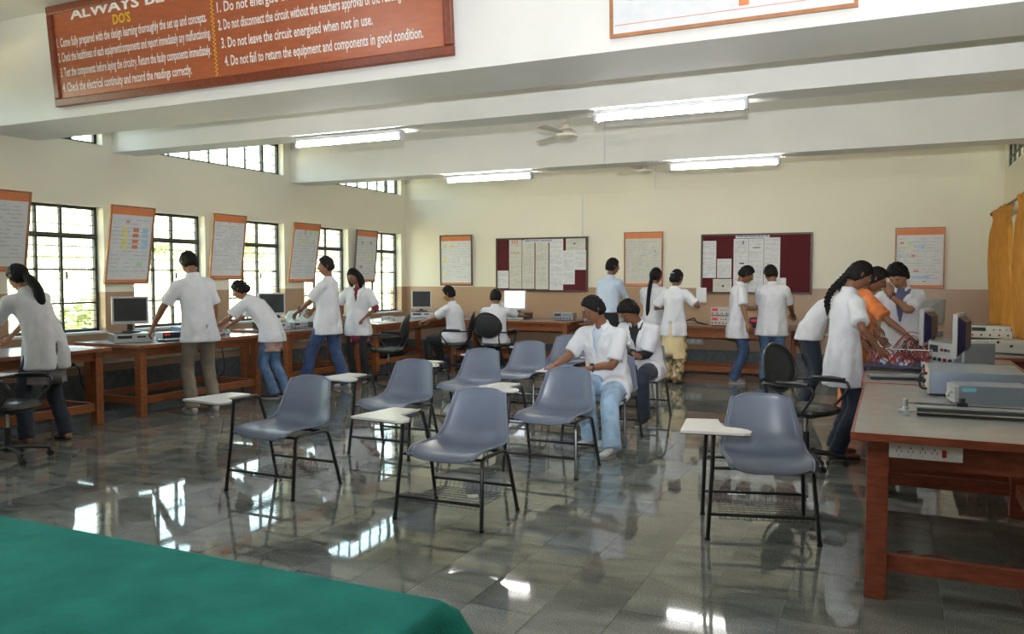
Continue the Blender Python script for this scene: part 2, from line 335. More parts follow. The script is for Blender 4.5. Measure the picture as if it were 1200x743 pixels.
nwin = [0]
def window(x, ya, yb, za, zb, cols, thick, thin, tz=None, side=-1, bars=.125, net=True):
    nwin[0] += 1; W = yb - ya
    r = bpy.data.objects.new('window_%d' % nwin[0], None); COL.objects.link(r); r['kind'] = 'structure'; r.location = (x, ya, za)
    H = zb - za; f = MB(); t = .035
    f.bx(-.02, .02, 0, t, 0, H); f.bx(-.02, .02, W - t, W, 0, H); f.bx(-.02, .02, 0, W, 0, t); f.bx(-.02, .02, 0, W, H - t, H)
    f.build('window_frame', M['frame'], r)
    for c in cols: q = MB(); q.bx(-.018, .018, W * c - thick / 2, W * c + thick / 2, 0, H); q.build('mullion', M['frame'], r)
    if tz: q = MB(); q.bx(-.024, .024, 0, W, tz - za - .028, tz - za + .028); q.build('transom', M['frame'], r)
    for z in thin: q = MB(); q.bx(-.014, .014, 0, W, z - za - .011, z - za + .011); q.build('glazing_bar', M['frame'], r)
    gr = MB(); z = bars
    while z < H - .03: gr.bx(.028, .036, .02, W - .02, z - .005, z + .005); z += bars
    if net:
        q = .05
        while q < W: gr.bx(.022, .025, q - .0012, q + .0012, .02, H - .02); q += .05
        q = .05
        while q < H: gr.bx(.022, .025, .02, W - .02, q - .0012, q + .0012); q += .05
    o = gr.build('wire_grille', M['wire'], r)
    if tz:
        lt = MB(); lt.bx(.034, .045, W * .61 + .03, W * .61 + .05, (H * .42), H * .42 + .09); lt.bx(.034, .075, W * .61 + .03, W * .61 + .045, H * .42 + .03, H * .42 + .045); lt.build('latch', M['frame'], r)
    edges = [0] + list(cols) + [1]; hz = [0, (tz - za) if tz else H, H] if tz else [0, H]
    for a, b in zip(edges, edges[1:]):
        for c, d in zip(hz, hz[1:]):
            p = MB(); p.bx(-.006, -.003, a * W + .01, b * W - .01, c + .01, d - .01); p.build('pane', M['glass'], r)
    return r
for a, b in WIN: window(XL - .14, a, b, .86, 2.33, (.35, .61), .032, (1.59, 1.2), 1.98)
for a, b in CLR:
    n_ = max(3, round((b - a) / .33)); window(XL - .12, a, b, 3.06, 3.54, [k / n_ for k in range(1, n_)], .014, (), None, bars=.15, net=False)
    q = MB(); q.bx(XL - .15, XL - .10, b - .36, b - .32, 3.06, 3.54)
    nwin[0] += 0; struct('trim_%d' % (40 + CLR.index((a, b))), q, M['frame'])
for a, b in RW: window(XR + .14, a, b, .9, 2.3, (.25, .5, .75), .03, (1.5,), 1.95)
for a, b in RC: window(XR + .05, a, b, 3.0, 3.5, (.2, .4, .6, .8), .03, (3.16, 3.33), None, net=False)

tn = [0]
def trim(mb, m, **k): tn[0] += 1; return struct('trim_%d' % tn[0], mb, m, **k)
def bbox(x0, x1, y0, y1, z0, z1, m, bevel=0): q = MB(); q.bx(x0, x1, y0, y1, z0, z1); return trim(q, m, bevel=bevel)
bbox(XL, XR, 5.23, 5.95, 2.99, ZC, M['white_wall'])
bbox(XL, XR, 6.9, 7.25, 2.99, ZC, M['white_wall'])
bbox(XL, XR, 10.1, 10.5, 2.96, ZC, M['white_wall'])
# thin rib below the second beam's rear edge and the picture rail on the back wall
bbox(XL, XR, YB - .012, YB, 2.955, 2.975, M['wall'])
for x, z0, z1 in ((-4.90, 1.33, 2.95), (-3.62, 2.97, ZC)): bbox(x - .012, x + .012, YB - .018, YB, z0, z1, M['white_wall'])
bbox(-3.42, -3.39, 10.08, 10.1, 2.96, ZC, M['white_wall'])
# granite skirtings with a ledge, and surface trunking
q = MB(); q.bx(XL, XR, YB - .03, YB, 0, .30); q.bx(XL, XR, YB - .04, YB, .30, .315); q_ = struct('baseboard_back', q, M['skirt'])
q = MB(); q.bx(XL, XL + .03, YN, YB - .04, 0, .36); q.bx(XL, XL + .04, YN, YB - .04, .36, .375); struct('baseboard_left', q, M['skirt'])
q = MB(); q.bx(XR - .03, XR, YN, YB - .04, 0, .30); struct('baseboard_right', q, M['skirt'])
bbox(XL + .04, XR, YB - .035, YB, .60, .635, M['trunk'])
bbox(XL, XL + .035, 0, YB - .04, .62, .65, M['trunk']); bbox(XL, XL + .03, 0, YB - .04, .47, .50, M['trunk'])
q = MB()
for a, b in WIN: q.bx(XL - .11, XL + .02, a - .01, b + .01, .835, .862)
trim(q, M['white_wall'])

# ------------------------------------------------------------ outside
q = MB(); q.bx(-40, -8.8, -20, 40, -.4, -.3); struct('ground', q, M['ground'])
q = MB(); q.bx(-15.2, -15, -12, 32, -.3, 1.9); q.bx(-15.25, -14.95, -12, 32, 1.9, 2.0)
tag(q.build('boundary_wall', M['outwall']), 'pale sunlit boundary wall seen through the left windows', 'wall')
q = MB(); q.bx(1.7, 30, -20, 40, -.4, -.3); struct('yard', q, M['ground'])
leafm = MB(); leafm.add([(-.5, 0, 0), (0, -.22, .05), (.5, 0, 0), (0, .22, .05)], [(0, 1, 2, 3)])
for i, (x, y, h) in enumerate(((-30, 8, 3.6), (-33, 17, 4.2), (-31, 27, 3.8), (-36, 38, 4.4), (-13.4, 17.5, 1.6), (-13.2, 10.2, 1.5))):
    big = h > 3; t = thing('tree' if big else 'bush', ['hazy tree beyond the boundary wall, nearest of the row outside the left windows', 'hazy tree beyond the boundary wall, second of the row outside', 'hazy tree beyond the boundary wall, third of the row outside', 'farthest hazy tree of the row beyond the boundary wall', 'low bush before the boundary wall, outside the farthest left window', 'low bush before the boundary wall, outside the middle left window'][i], 'tree' if big else 'bush', (x, y, -.3), group='greenery outside the windows')
    q = MB(); q.tube([(0, 0, 0), (.1, 0, h * .3), (0, .1, h * .6)], [.16 if big else .05, .12 if big else .04, .04], 8, 3); q.build('trunk', M['wood'], t)
    f = MB(); rr = random.Random(i)
    for k in range(1500 if big else 700):
        d = V((rr.gauss(0, 1), rr.gauss(0, 1), rr.gauss(0, 1))).normalized() * (rr.random() ** .4); p = V((d.x * h * .36, d.y * h * .42, h * .62 + d.z * h * .36))
        s_ = .16 if big else .09; rm = Matrix.Rotation(rr.uniform(0, 6.28), 3, 'Z') @ Matrix.Rotation(rr.uniform(-1.2, 1.2), 3, 'X')
        f.add([rm @ V((-s_, 0, 0)) + p, rm @ V((0, -s_ * .5, 0)) + p, rm @ V((s_, 0, 0)) + p, rm @ V((0, s_ * .5, 0)) + p], [(0, 1, 2, 3)])
    o = f.build('foliage', M['leaf'], t); o['kind'] = 'stuff'

q = MB(); q.bx(5, 5.3, -8, 30, -.3, 7.5)
tag(q.build('sun_blocking_wall', M['ground'], None), 'plain wall added outside the right window to block sun and darken its view', 'building')  # added wall: keeps sun out of the right windows and darkens their view
# ------------------------------------------------------------ ceiling lamps and fans
def tube_light(label, x, y, z, ry=0):
    t = thing('tube_light', label, 'ceiling light', (x, y, z), ry, 'fluorescent tubes under the beams')
    q = MB(); q.bx(-.66, .66, -.03, .03, -.035, .0); q.build('batten', M['fixture'], t, bevel=.004)
    for s in (-1, 1):
        e = MB(); e.bx(s * .655 - .015, s * .655 + .015, -.035, .035, -.10, -.005); e.build('end_cap', M['fixture'], t, bevel=.004)
    q = MB(); q.cyl((0, 0, -.072), .019, 1.28, 12, axis='x'); q.build('lamp_tube', M['tube_on'], t, smooth=True)
    for s in (-.35, .35): e = MB(); e.bx(s - .03, s + .03, -.02, .02, 0, .02); e.build('bracket', M['fixture'], t)
    return t
tube_light('bright tube light under the second beam, left one of the nearer pair', -5.12, 6.98, 2.975)
tube_light('largest tube light, under the second beam right of the ceiling fan', -1.78, 7.02, 2.99)
tube_light('small tube light under the far beam, left one of the farther pair', -5.16, 10.30, 2.95)
tube_light('tube light under the far beam, beside the small far fan', -1.92, 10.30, 2.95)
tube_light('unseen tube light added on the near ceiling before the signboard', -5.6, 1.6, 3.96)  # unseen near pair, added to light the front beam's face
tube_light('unseen tube light added on the near ceiling before the large chart', -1.9, 1.6, 3.96)
def fan(label, x, y, z, a):
    t = thing('ceiling_fan', label, 'ceiling fan', (x, y, z), a, 'cream ceiling fans')
    q = MB(); q.cyl((0, 0, (ZC - z) / 2 + .05), .012, ZC - z - .1, 8); q.build('down_rod', M['fan'], t)
    q = MB(); q.loft([((0, 0, zz), (r_, 0, 0), (0, r_, 0)) for zz, r_ in ((.13, .03), (.12, .045), (.05, .07), (.045, .02), (.04, .06), (.03, .10), (0, .125), (-.03, .12), (-.05, .07), (-.055, .02))], 20, fn=None); q.build('motor_housing', M['fan'], t, smooth=True, fixn=True)
    q = MB(); q.cyl((0, 0, ZC - z - .04), .05, .08, 12, r2=.06); q.build('canopy', M['fan'], t, smooth=True)
    for k in range(3):
        rm = Matrix.Rotation(k * 2 * PI / 3, 3, 'Z'); b = MB()
        P = [(.10, -.02), (.17, -.035), (.60, -.065), (.615, -.02), (.60, .05), (.17, .045), (.10, .02)]
        b.rings([[rm @ V((x_, y_, -.005 + y_ * .18)) for x_, y_ in P], [rm @ V((x_, y_, .0 + y_ * .18)) for x_, y_ in P]]); b.build('blade', M['fan'], t, fixn=True)
    return t
fan('cream ceiling fan hanging between the second and the far beam', -3.33, 8.6, 3.10, 24)
fan('small far ceiling fan hanging beyond the far beam', -3.40, 12.0, 3.11, 28)

# ------------------------------------------------------------ signboard and posters
B0 = (-7.11, 5.19, 3.085); BW, BH = 4.24, .90
t = thing('rules_signboard', 'long varnished brown signboard with white painted rules, hung on the front beam', 'sign', B0, 0, rx=5)
q = MB(); q.bx(.03, BW - .03, 0, .015, .03, BH - .03); q.build('panel', M['board'], t)
for x0, x1, z0, z1 in ((0, BW, 0, .075), (0, BW, BH - .075, BH), (0, .075, .075, BH - .075), (BW - .075, BW, .075, BH - .075)):
    q = MB(); q.bx(x0, x1, -.022, .02, z0, z1); q.build('frame_strip', M['board_frame'], t, bevel=.01)
q = MB(); q.tube([(BW + .02 + .022 * math.cos(a * PI / 6), 0, .42 + .025 * math.sin(a * PI / 6)) for a in range(13)], .005, 6); q.build('hanging_hook', M['alu'], t)
W_ = MB()
put_text(W_, 'ALWAYS BE INQUISITIVE', .30, 2.75, .755, .12, -.002, bold=.03)
L1 = [('1. Come fully prepared with the design learning thoroughly the set up and concepts.', .09, 1.93, .53), ('2. Check the healthiness of each equipment/components and report immediately any malfunctioning.', .09, 1.96, .40), ('3. Test the components before laying the circuitry. Return the faulty components immediately.', .10, 1.95, .265), ('4. Check the electrical continuity and record the readings correctly.', .11, 1.72, .13)]
L2 = [('1. Do not energise the circuit without the', 2.05, 3.50, .585), ('2. Do not disconnect the circuit without the teachers approval of the readings taken.', 2.05, 3.99, .445), ('3. Do not leave the circuit energised when not in use.', 2.07, 3.56, .30), ('4. Do not fail to return the equipment and components in good condition.', 2.09, 3.99, .155)]
for s_, a, b, z in L1 + L2: put_text(W_, s_, a, b, z, .115, -.002, bold=.016)
W_.build('white_lettering', M['white_letter'], t)['kind'] = 'stuff'
Y_ = MB(); put_text(Y_, "DO'S", .84, 1.06, .645, .115, -.002, bold=.03)
for k in range(44): Y_.box((1.995 + (.008 if k % 2 else -.008), -.002, .09 + k * .0168), (.012, .003, .013))
Y_.build('yellow_lettering', M['yellow_letter'], t)['kind'] = 'stuff'

def poster(name, label, loc, rz, w_, h_, rx=0, fm='pframe', blocks=(), header=True, group='framed charts', footer=True, cream=False, lines=14):
    t = thing(name, label, 'poster', loc, rz, group, rx=rx)
    f = MB()
    for x0, x1, z0, z1 in ((0, w_, 0, .022), (0, w_, h_ - .022, h_), (0, .022, .022, h_ - .022), (w_ - .022, w_, .022, h_ - .022)): f.bx(x0, x1, -.015, .012, z0, z1)
    f.build('frame', M[fm], t)
    q = MB(); q.bx(.01, w_ - .01, -.004, .008, .01, h_ - .01); q.build('chart_sheet', M['paper_cream' if cream else 'paper'], t)
    p = MB(); rr = random.Random(label)
    if header: p.bx(.025, w_ - .025, -.0065, -.004, h_ - .11, h_ - .025, 0)
    if footer: p.bx(.025, w_ - .025, -.0065, -.004, .025, .055, 0)
    zz = h_ - .17
    for k in range(lines):
        x = .05
        while x < w_ - .12:
            L = rr.uniform(.03, .12)
            if rr.random() < .75: p.bx(x, min(x + L, w_ - .05), -.0055, -.004, zz, zz + .005, 1)
            x += L + rr.uniform(.01, .03)
        zz -= (h_ - .28) / lines
    for (cx, cz, a, b, c) in blocks: p.bx(cx * w_ - a / 2, cx * w_ + a / 2, -.007, -.004, cz * h_ - b / 2, cz * h_ + b / 2, c)
    p.build('printing', [M['orange'], M['ink'], M['p_yellow'], M['p_red'], M['p_blue'], M['p_green'], M['orange']], t)['kind'] = 'stuff'
    return t
blk2 = [(.36, .70 - k * .073, .07, .05, 2) for k in range(4)] + [(.60, .70 - k * .073, .08, .045, 3) for k in range(4)] + [(.82, .70 - k * .073, .08, .045, 4) for k in range(4)] + [(.4, .80, .05, .02, 3), (.75, .26, .07, .05, 5)]
poster('leaning_chart', 'framed chart at the left picture edge, top leaning off the wall', (XL + .03, 5.13, 1.56), 90, .63, .86, 9, blocks=[(.3, .3, .07, .05, 5)], group='charts leaning off the window piers')
poster('leaning_chart', 'leaning chart with rows of yellow, red and blue blocks, between windows', (XL + .03, 6.72, 1.42), 90, .63, .95, 9.5, blocks=blk2, group='charts leaning off the window piers')
poster('leaning_chart', 'plain leaning chart behind the head of the man in khaki trousers', (XL + .03, 8.36, 1.47), 90, .62, .91, 7, blocks=[(.2, .86, .02, .015, 5), (.5, .86, .02, .015, 3), (.8, .86, .02, .015, 3), (.8, .6, .02, .015, 1)], group='charts leaning off the window piers', lines=20)
poster('leaning_chart', 'leaning chart with small green figures, above the boy reaching to the table', (XL + .03, 9.96, 1.42), 90, .64, .94, 9, blocks=[(.45, .85, .02, .08, 3), (.65, .84, .06, .07, 5), (.85, .84, .06, .07, 5), (.4, .70, .05, .07, 2), (.6, .69, .03, .06, 2), (.8, .69, .03, .07, 5)], group='charts leaning off the window piers')
poster('leaning_chart', 'leaning chart beside the last left window, nearest the room corner', (XL + .03, 11.66, 1.41), 90, .64, .92, 5, 'pframe_dark', blocks=[(.3, .76, .05, .05, 1), (.7, .76, .05, .05, 1), (.7, .5, .06, .06, 2), (.3, .3, .06, .05, 1)], group='charts leaning off the window piers')
poster('wall_chart', 'dark-framed chart on the back wall, nearest the left room corner', (-7.72, YB - .02, 1.345), 0, .68, .94, 1, 'pframe_dark', blocks=[(.16, .78, .05, .07, 2), (.36, .78, .07, .06, 2), (.15, .5, .05, .09, 2), (.15, .25, .05, .06, 2)])
poster('wall_chart', 'wood-framed cream chart on the back wall between the two red notice boards', (-4.13, YB - .02, 1.34), 0, .67, .92, 1, blocks=[(.3, .75, .02, .02, 5), (.5, .6, .04, .02, 4), (.6, .4, .03, .02, 4), (.3, .35, .03, .02, 5), (.8, .65, .03, .02, 1)], cream=True)
poster('wall_chart', 'wood-framed chart with red, green and blue marks, right of both notice boards', (.03, YB - .02, 1.33), 0, .66, .90, 1, blocks=[(.14, .75, .05, .025, 3), (.30, .75, .07, .025, 5), (.27, .68, .06, .03, 2), (.45, .68, .10, .02, 4), (.56, .68, .05, .05, 4), (.12, .54, .06, .02, 4), (.25, .54, .05, .02, 5), (.37, .54, .05, .025, 3), (.44, .41, .07, .02, 5), (.43, .29, .07, .02, 3), (.5, .19, .2, .03, 4), (.66, .19, .07, .05, 4), (.6, .12, .05, .015, 3)])
t = poster('large_chart', 'large white chart in thin brown frame on the front beam, cut by the top edge', (-1.71, 5.2, 3.065), 0, 1.5, .85, 3, 'pframe', header=False, footer=False, lines=5, blocks=[(.57, .165, .06, .09, 6), (.86, .16, .14, .09, 6)], group='chart on the front beam')
q = MB(); q.bx(.03, 1.47, -.0065, -.004, .075, .079); q.build('purple_rule', M['p_red'], t)

def noticeboard(label, x, w_, z, h_):
    t = thing('notice_board', label, 'notice board', (x, YB - .01, z), 0, 'maroon notice boards on the back wall')
    q = MB(); q.bx(.02, w_ - .02, -.02, .005, .02, h_ - .02); q.build('felt_panel', M['maroon'], t)
    for x0, x1, z0, z1 in ((0, w_, 0, .03), (0, w_, h_ - .03, h_), (0, .03, .03, h_ - .03), (w_ - .03, w_, .03, h_ - .03)):
        q = MB(); q.bx(x0, x1, -.035, .008, z0, z1); q.build('frame_strip', M['pframe_dark'], t, bevel=.003)
    for x_ in (.02, .09, w_ - .09, w_ - .02): q = MB(); q.ball((x_, -.02, -.012), .013, 8, 5); q.build('corner_stud', M['beige'], t)
def sheet(label, bx_, bz, w_, h_, x, z, sd, layer=0, marks=(), cream=False):
    t = thing('notice_sheet', label, 'paper', (bx_ + x, YB - .032 - layer * .0015, bz + z), 0, 'papers pinned on the notice boards')
    q = MB(); q.rings([[(0, 0, 0), (w_, 0, 0), (w_, 0, h_), (0, 0, h_)], [(0, .0012, 0), (w_, .0012, 0), (w_, .0012, h_), (0, .0012, h_)]]); q.build('paper', M['paper_cream' if cream else 'paper'], t, fixn=True)
    p = MB(); rr = random.Random(sd); zz = h_ - .035
    while zz > .03:
        x = .02
        while x < w_ - .04:
            L = rr.uniform(.02, .08)
            if rr.random() < .7: p.bx(x, min(x + L, w_ - .02), -.0012, -.0002, zz, zz + .004, 0)
            x += L + .01
        zz -= .016 if rr.random() < .85 else .05
    for (cx, cz, a, b, c) in marks: p.bx(cx - a / 2, cx + a / 2, -.002, -.0002, cz - b / 2, cz + b / 2, c)
    p.build('printing', [M['ink'], M['p_red'], M['black']], t)['kind'] = 'stuff'
b1 = (-6.55, 1.77, 1.255, .955)
noticeboard('maroon notice board crowded with papers, left of the middle chart', -6.55, 1.77, 1.245, .96)
S = 1.77 / 107.5; k_ = 1.77 / 975.
def s1(label, x0, x1, y0, y1, sd, **k): sheet(label, -6.55, 1.245, (x1 - x0) * k_, (y1 - y0) * k_ * .93, (x0 - 75) * k_, .96 - (y1 - 90) * (.96 / 585), sd, **k)
s1('small sheet low at the left end of the left notice board', 85, 213, 452, 640, 1)
s1('long sheet with reddish figures, second column of the left notice board', 222, 358, 122, 645, 2, marks=[(.06 + i * .05, .84, .02, .07, 1) for i in range(3)] + [(.05 + i * .04, .65, .02, .03, 1) for i in range(4)], cream=True)
s1('long text sheet in the third column of the left notice board', 364, 496, 130, 645, 3, cream=True)
s1('long text sheet in the middle of the left notice board, beside a dark gap', 507, 643, 130, 650, 4, cream=True)
s1('long sheet reaching lowest, right of the dark gap on the left notice board', 655, 798, 118, 660, 5, layer=1)
s1('bluish sheet overlapping the long one on the left notice board', 792, 918, 245, 595, 6, layer=2)
s1('square bluish sheet at the right end of the left notice board', 915, 1038, 240, 440, 7, layer=3)
s1('small landscape sheet with a dark mark, top right on the left notice board', 826, 1025, 102, 240, 8, marks=[(.16, .13, .03, .025, 2)], cream=True)
def header(label, bx_, bz, x, z, w_, txt):
    t = thing('title_strip', label, 'paper', (bx_ + x, YB - .0405, bz + z), 0, 'title strips of the notice boards')
    q = MB(); q.bx(0, w_, -.001, .0012, 0, .072); q.build('paper', M['paper'], t)
    q = MB(); put_text(q, txt, .02, w_ - .02, .018, .042, -.003, bold=.03); q.build('lettering', M['ink_blue'], t)
header('white title strip at the top of the left notice board', -6.55, 1.245, .56, .87, .56, 'DESIGN CONTROL LAB LAYOUTS')
noticeboard('maroon notice board with bare right half, above two standing men', -2.83, 1.71, 1.235, .96)
def s2(label, x0, x1, y0, y1, sd, **k): sheet(label, -2.83, 1.235, (x1 - x0) / 1010 * 1.71, (y1 - y0) / 555 * .96, (x0 - 78) / 1010 * 1.71, .96 - (y1 - 88) / 555 * .96, sd, **k)
s2('tall bluish sheet at the left end of the right notice board', 84, 222, 150, 495, 11)
s2('short bluish sheet below the bare felt on the right notice board', 232, 366, 318, 496, 12)
s2('landscape sheet at the lower left of the right notice board', 195, 370, 505, 630, 13, marks=[(.16, .1, .03, .03, 2)], cream=True)
s2('glossy paper column left under the title of the right notice board', 385, 520, 135, 622, 14, marks=[(.15, .78, .015, .06, 2), (.13, .45, .07, .02, 2)])
s2('glossy paper column middle under the title of the right notice board', 523, 658, 135, 635, 15, marks=[(.12, .72, .12, .012, 2)])
s2('glossy paper column right under the title of the right notice board', 662, 806, 128, 620, 16)
s2('sheet half hidden behind the man seen from behind, right notice board', 808, 862, 495, 625, 17)
header('white title strip at the top of the right notice board', -2.83, 1.235, .55, .885, .52, 'POWER ELECTRONICS LAB SET UPS')
# ------------------------------------------------------------ writing-pad chairs (facing local -y)
def writing_chair(label, loc, rz):
    t = thing('writing_chair', label, 'chair', loc, rz, 'grey writing-pad chairs')
    NU, NV = 16, 22; prof = [(-.285, .405), (-.27, .428), (-.20, .446), (-.08, .437), (.05, .428), (.14, .432), (.195, .455), (.228, .51), (.252, .60), (.276, .69), (.292, .745), (.298, .772)]
    wid = [.205, .228, .240, .248, .250, .250, .246, .232, .212, .192, .178, .160]
    cup = [0, .006, .016, .026, .032, .04, .05, .05, .045, .038, .030, .024]
    def samp(a, v):
        x = v * (len(a) - 1); i = min(int(x), len(a) - 2); f = x - i; g_ = lambda k: a[max(0, min(len(a) - 1, k))]
        p0, p1, p2, p3 = g_(i - 1), g_(i), g_(i + 1), g_(i + 2)
        h = lambda q0, q1, q2, q3: .5 * (2 * q1 + (q2 - q0) * f + (2 * q0 - 5 * q1 + 4 * q2 - q3) * f * f + (3 * q1 - q0 - 3 * q2 + q3) * f ** 3)
        return tuple(h(*z) for z in zip(p0, p1, p2, p3)) if isinstance(p1, tuple) else h(p0, p1, p2, p3)
    vs = []
    for j in range(NV + 1):
        v = j / NV; y, z = samp(prof, v); wv = samp(wid, v); cv = samp(cup, v)
        y2, z2 = samp(prof, min(1, v + .02)); y1, z1 = samp(prof, max(0, v - .02)); d = V((0, y2 - y1, z2 - z1)).normalized(); nn = V((0, -d.z, d.y))
        if nn.z < 0 and v < .5: nn = -nn
        edge = .035 * (max(0, (v - .88) / .12) ** 2) + .03 * (max(0, (.08 - v) / .08) ** 2)
        for i in range(NU + 1):
            u = i / NU * 2 - 1; a = abs(u); s_ = abs(u) ** 2.6
            x = u * (wv); p = V((.035 + x, y, z)) + nn * cv * s_ - d * (edge * a ** 4 if v > .5 else -edge * a ** 4)
            vs.append(p)
    q = MB(); q.add(vs, [(j * (NU + 1) + i, j * (NU + 1) + i + 1, (j + 1) * (NU + 1) + i + 1, (j + 1) * (NU + 1) + i) for j in range(NV) for i in range(NU)])
    o = q.build('seat_shell', M['shell'], t, smooth=2); md = o.modifiers.new('s', 'SOLIDIFY'); md.thickness = .006; md.offset = 0
    rim = [vs[j * (NU + 1)] for j in range(NV + 1)] + [vs[NV * (NU + 1) + i] for i in range(1, NU + 1)] + [vs[j * (NU + 1) + NU] for j in range(NV - 1, -1, -1)] + [vs[i] for i in range(NU - 1, 0, -1)]
    r_ = MB(); r_.tube(rim + [rim[0]], .0065, 6); r_.build('shell_rim', M['shell'], o, smooth=2)
    f = MB(); f.tube([(-.31, -.24, 0), (-.285, -.20, .40), (-.278, -.185, .635)], .0125, 8); f.build('front_pad_post', M['tubing'], t, smooth=True)
    f = MB(); f.tube([(-.31, .27, 0), (-.305, .17, .40), (-.30, .09, .60), (-.298, .06, .628), (-.296, .01, .636), (-.285, -.34, .636)], .0125, 8, 3); f.build('rear_pad_post', M['tubing'], t, smooth=True)
    f = MB(); f.tube([(.30, -.25, 0), (.275, -.19, .355), (.268, -.165, .395), (.262, -.12, .41), (.262, .10, .41), (.268, .145, .395), (.275, .17, .355), (.30, .26, 0)], .0125, 8, 3); f.build('side_leg_frame', M['tubing'], t, smooth=True)
    for y, z in ((-.215, .145), (.225, .165)):
        f = MB(); f.tube([(-.302, y - .01, z), (.29, y, z)], .010, 8); f.build('lower_rail', M['tubing'], t, smooth=True)
    for y in (-.17, .13): f = MB(); f.tube([(-.295, y, .40), (.262, y, .405)], .010, 8); f.build('seat_rail', M['tubing'], t, smooth=True)
    for x, y in ((-.31, -.24), (-.31, .27), (.30, -.25), (.30, .26)): f = MB(); f.cyl((x, y, .008), .0155, .016, 10); f.build('foot_cap', M['black'], t)
    wb = MB()
    for k in range(15): x = -.24 + .48 * k / 14; wb.tube([(x, -.215, .142), (x, -.20, .115), (x, .20, .115), (x, .225, .162)], .0018, 4)
    for k in range(9): y = -.2 + .4 * k / 8; wb.tube([(-.24, y, .115), (.24, y, .115)], .0018, 4)
    wb.build('wire_basket', M['wire_b'], t)
    P = [(-.475, -.455), (-.14, -.485), (-.105, -.47), (-.09, -.42), (-.11, -.37), (-.15, -.335), (-.21, -.31), (-.24, -.27), (-.245, -.06), (-.42, -.06), (-.43, -.08)]
    q = MB(); q.prism(P, .652, .666); o = q.build('writing_pad', M['tablet'], t, fixn=True)
    q = MB(); q.prism([(-.30 + (x + .30) * .995, -.27 + (y + .27) * .995) for x, y in P], .647, .652); q.build('pad_edge', M['black'], o, fixn=True)
    q = MB(); q.bx(-.34, -.22, -.38, -.08, .632, .647); q.build('pad_bracket', M['tubing'], t)
    return t
wc = writing_chair('grey writing chair in the foreground, second from left, facing the camera', (-2.46, 4.46, 0), 0)
def W(label, x, y, rz=0): return place(wc, label, (x, y, 0), rz)
W('leftmost grey writing chair, in front of the row, window glare beneath it', -3.91, 4.53, -1)
W('right foreground grey writing chair standing alone before the black office chair', -.69, 4.95, 15)
W('grey writing chair behind the leftmost one, second in its file', -3.85, 5.88, -1)
W('bluish writing chair directly in front of the seated man with glasses', -2.39, 5.87, -1)
W('grey writing chair third in the left file', -3.80, 7.12, 0)
W('grey writing chair fourth in the left file, partly hidden', -3.76, 8.22, 0)
W('farthest grey writing chair of the left file, beside the man with glasses', -3.70, 9.34, 0)
W('writing chair on which the man with glasses sits', -2.40, 7.13, -1)
W('writing chair carrying the dark-haired hunched man behind the one with glasses', -2.46, 8.46, -1)

